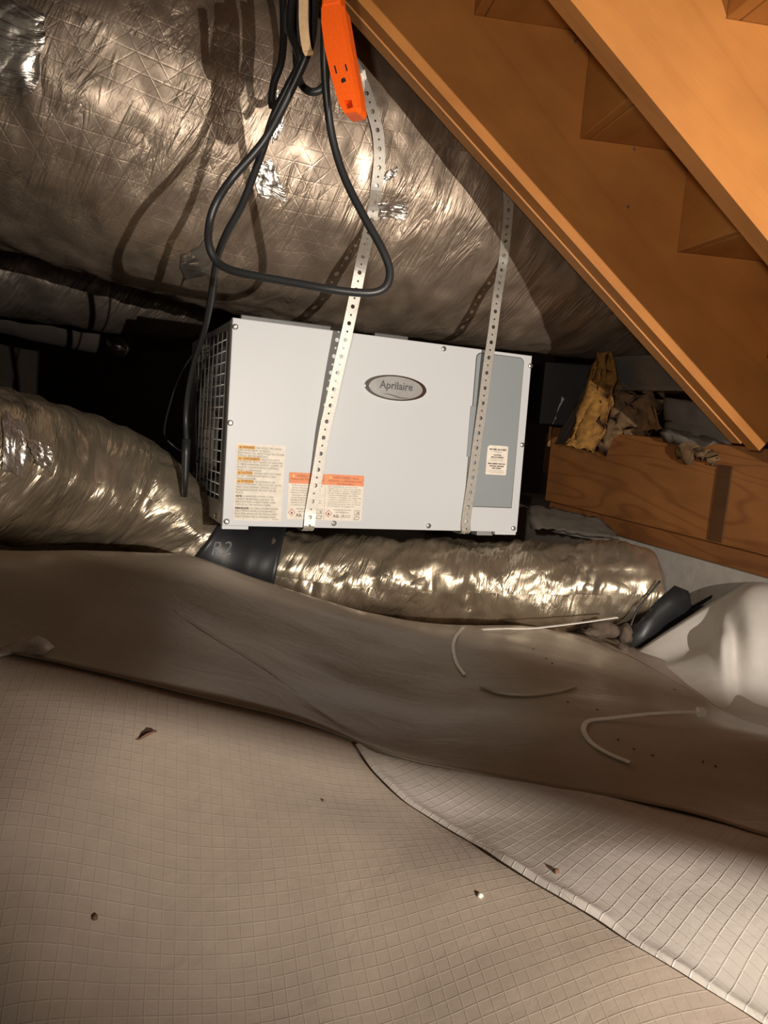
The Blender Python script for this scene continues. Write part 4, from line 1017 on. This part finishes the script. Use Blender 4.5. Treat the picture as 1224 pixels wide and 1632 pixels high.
CR = 0.0062
def C3(l): return [at(*p) for p in l]
tag(tube('power_cord', C3([(530, -40, 1.16), (519, 20, 1.16), (517, 90, 1.17), (521, 160, 1.19), (531, 225, 1.20), (550, 285, 1.20), (580, 345, 1.19), (608, 395, 1.18), (621, 430, 1.175), (616, 455, 1.17), (597, 466, 1.165), (565, 466, 1.16), (520, 460, 1.16), (465, 450, 1.17), (410, 440, 1.18),
      (370, 431, 1.19), (345, 416, 1.20), (333, 390, 1.20), (334, 355, 1.21), (346, 320, 1.21), (370, 284, 1.22), (400, 250, 1.22), (425, 218, 1.22), (447, 178, 1.21), (468, 135, 1.20), (486, 95, 1.19), (497, 62, 1.19), (500, 20, 1.20), (498, -40, 1.20)]), CR, M['rubber'], step=0.006),
    'black power cord hanging in a wide loop below the orange tap', 'power cord')
tag(tube('power_cord', C3([(470, -40, 1.26), (462, 40, 1.26), (474, 80, 1.25), (478, 100, 1.25), (458, 140, 1.26), (436, 185, 1.27), (420, 235, 1.28), (402, 285, 1.30), (384, 330, 1.32), (362, 370, 1.34), (348, 405, 1.37), (341, 440, 1.41), (335, 480, 1.46), (326, 525, 1.52), (310, 575, 1.60), (300, 622, 1.66), (296, 665, 1.68), (297, 705, 1.67)]), CR, M['rubber'], step=0.006),
    'black power cord dropping to the grille side of the dehumidifier', 'power cord')
tag(tube('power_cord', C3([(450, -30, 1.32), (452, 50, 1.32), (448, 100, 1.31), (436, 135, 1.31), (434, 170, 1.31), (455, 150, 1.30), (474, 110, 1.29), (488, 60, 1.28), (490, -30, 1.28)]), CR, M['rubber'], step=0.006),
    'black power cord loop tucked behind the hanging tan strap', 'power cord')
tag(tube('power_cord', C3([(478, -30, 1.34), (474, 40, 1.34), (472, 90, 1.33), (478, 130, 1.32), (494, 146, 1.31), (512, 142, 1.31), (520, 120, 1.32), (520, 60, 1.34), (515, -30, 1.35)]), CR, M['rubber'], step=0.006),
    'short black cord loop hanging right behind the orange tap', 'power cord')
cb = [at(297, 700, 1.64), at(296, 725, 1.64), at(295, 760, 1.64), at(294, 792, 1.64)]
tag(sweep('cord_plug', [(*cb[0], .010), (*cb[1], .009), (*cb[2], .0075), (*cb[3], .0055)], 12, M['rubber']), 'black moulded cord end beside the grille', 'cord plug')
tag(tube('thin_cable', C3([(345, 440, 1.52), (340, 480, 1.56), (320, 545, 1.62), (291, 590, 1.70), (272, 640, 1.75), (262, 690, 1.80), (278, 712, 1.82), (296, 722, 1.80)]), 0.0022, M['rubber']), 'thin dark cable looping behind the grille side of the dehumidifier', 'cable')
tag(ribbon('tan_hook', C3([(483, -40, 1.13), (484, 0, 1.13), (484, 30, 1.13), (486, 58, 1.13), (490, 80, 1.135), (494, 86, 1.15)]), 0.0125, 0.005, M['rope'], None, None, up=Vector((0.1, 1, 0))), 'pale tan hanging strap holding the black cords', 'strap')

# ------------------------------------------------------------------ added bar on a post, out of view, casting the ground's shadow band
YB = -0.25
def on(Lp, T_): t = (YB - Lp.y) / (T_.y - Lp.y); return Lp + (T_ - Lp) * t
lo_ = [on(KEY, floorhit(u, v)) for u, v in ((0, 1045), (200, 1088), (430, 1142), (640, 1215), (900, 1270), (1000, 1300), (1224, 1362))]
hi_ = [on(KEY, floorhit(u, v)) for u, v in ((0, 885), (300, 892), (600, 985), (860, 1005))] + [on(KEY, at(1224, 1172, 1.27)), on(KEY, at(1040, 1096, 1.44))]
f0 = np.polyfit([p.x for p in lo_], [p.z for p in lo_], 1); f1 = np.polyfit([p.x for p in hi_], [p.z for p in hi_], 1)
xa, xe = 0.40, 1.30
prop = empty('timber_prop', (xe - 0.05, YB, fz(xe - 0.05, YB))); pi_ = -prop.location
bm = bmesh.new(); vv = [bm.verts.new(Vector((x, y, np.polyval(f, x))) + pi_) for y in (YB - 0.012, YB + 0.012) for x, f in ((xa, f0), (xe, f0), (xe, f1), (xa, f1))]
for q in ((0, 1, 2, 3), (7, 6, 5, 4), (0, 4, 5, 1), (1, 5, 6, 2), (2, 6, 7, 3), (3, 7, 4, 0)): bm.faces.new([vv[i] for i in q])
bm_obj('rail', bm, M['wood_edge'], prop)  # added unseen bar that casts the ground shadow band
bm = bmesh.new(); add_box(bm, Vector((xe - 0.07, YB - 0.045, fz(xe, YB))) + pi_, Vector((xe - 0.03, YB - 0.012, 0.62)) + pi_, 0.002); bm_obj('post', bm, M['wood_edge'], prop)
tag(prop, 'rough timber prop with a slanting rail', 'timber prop')
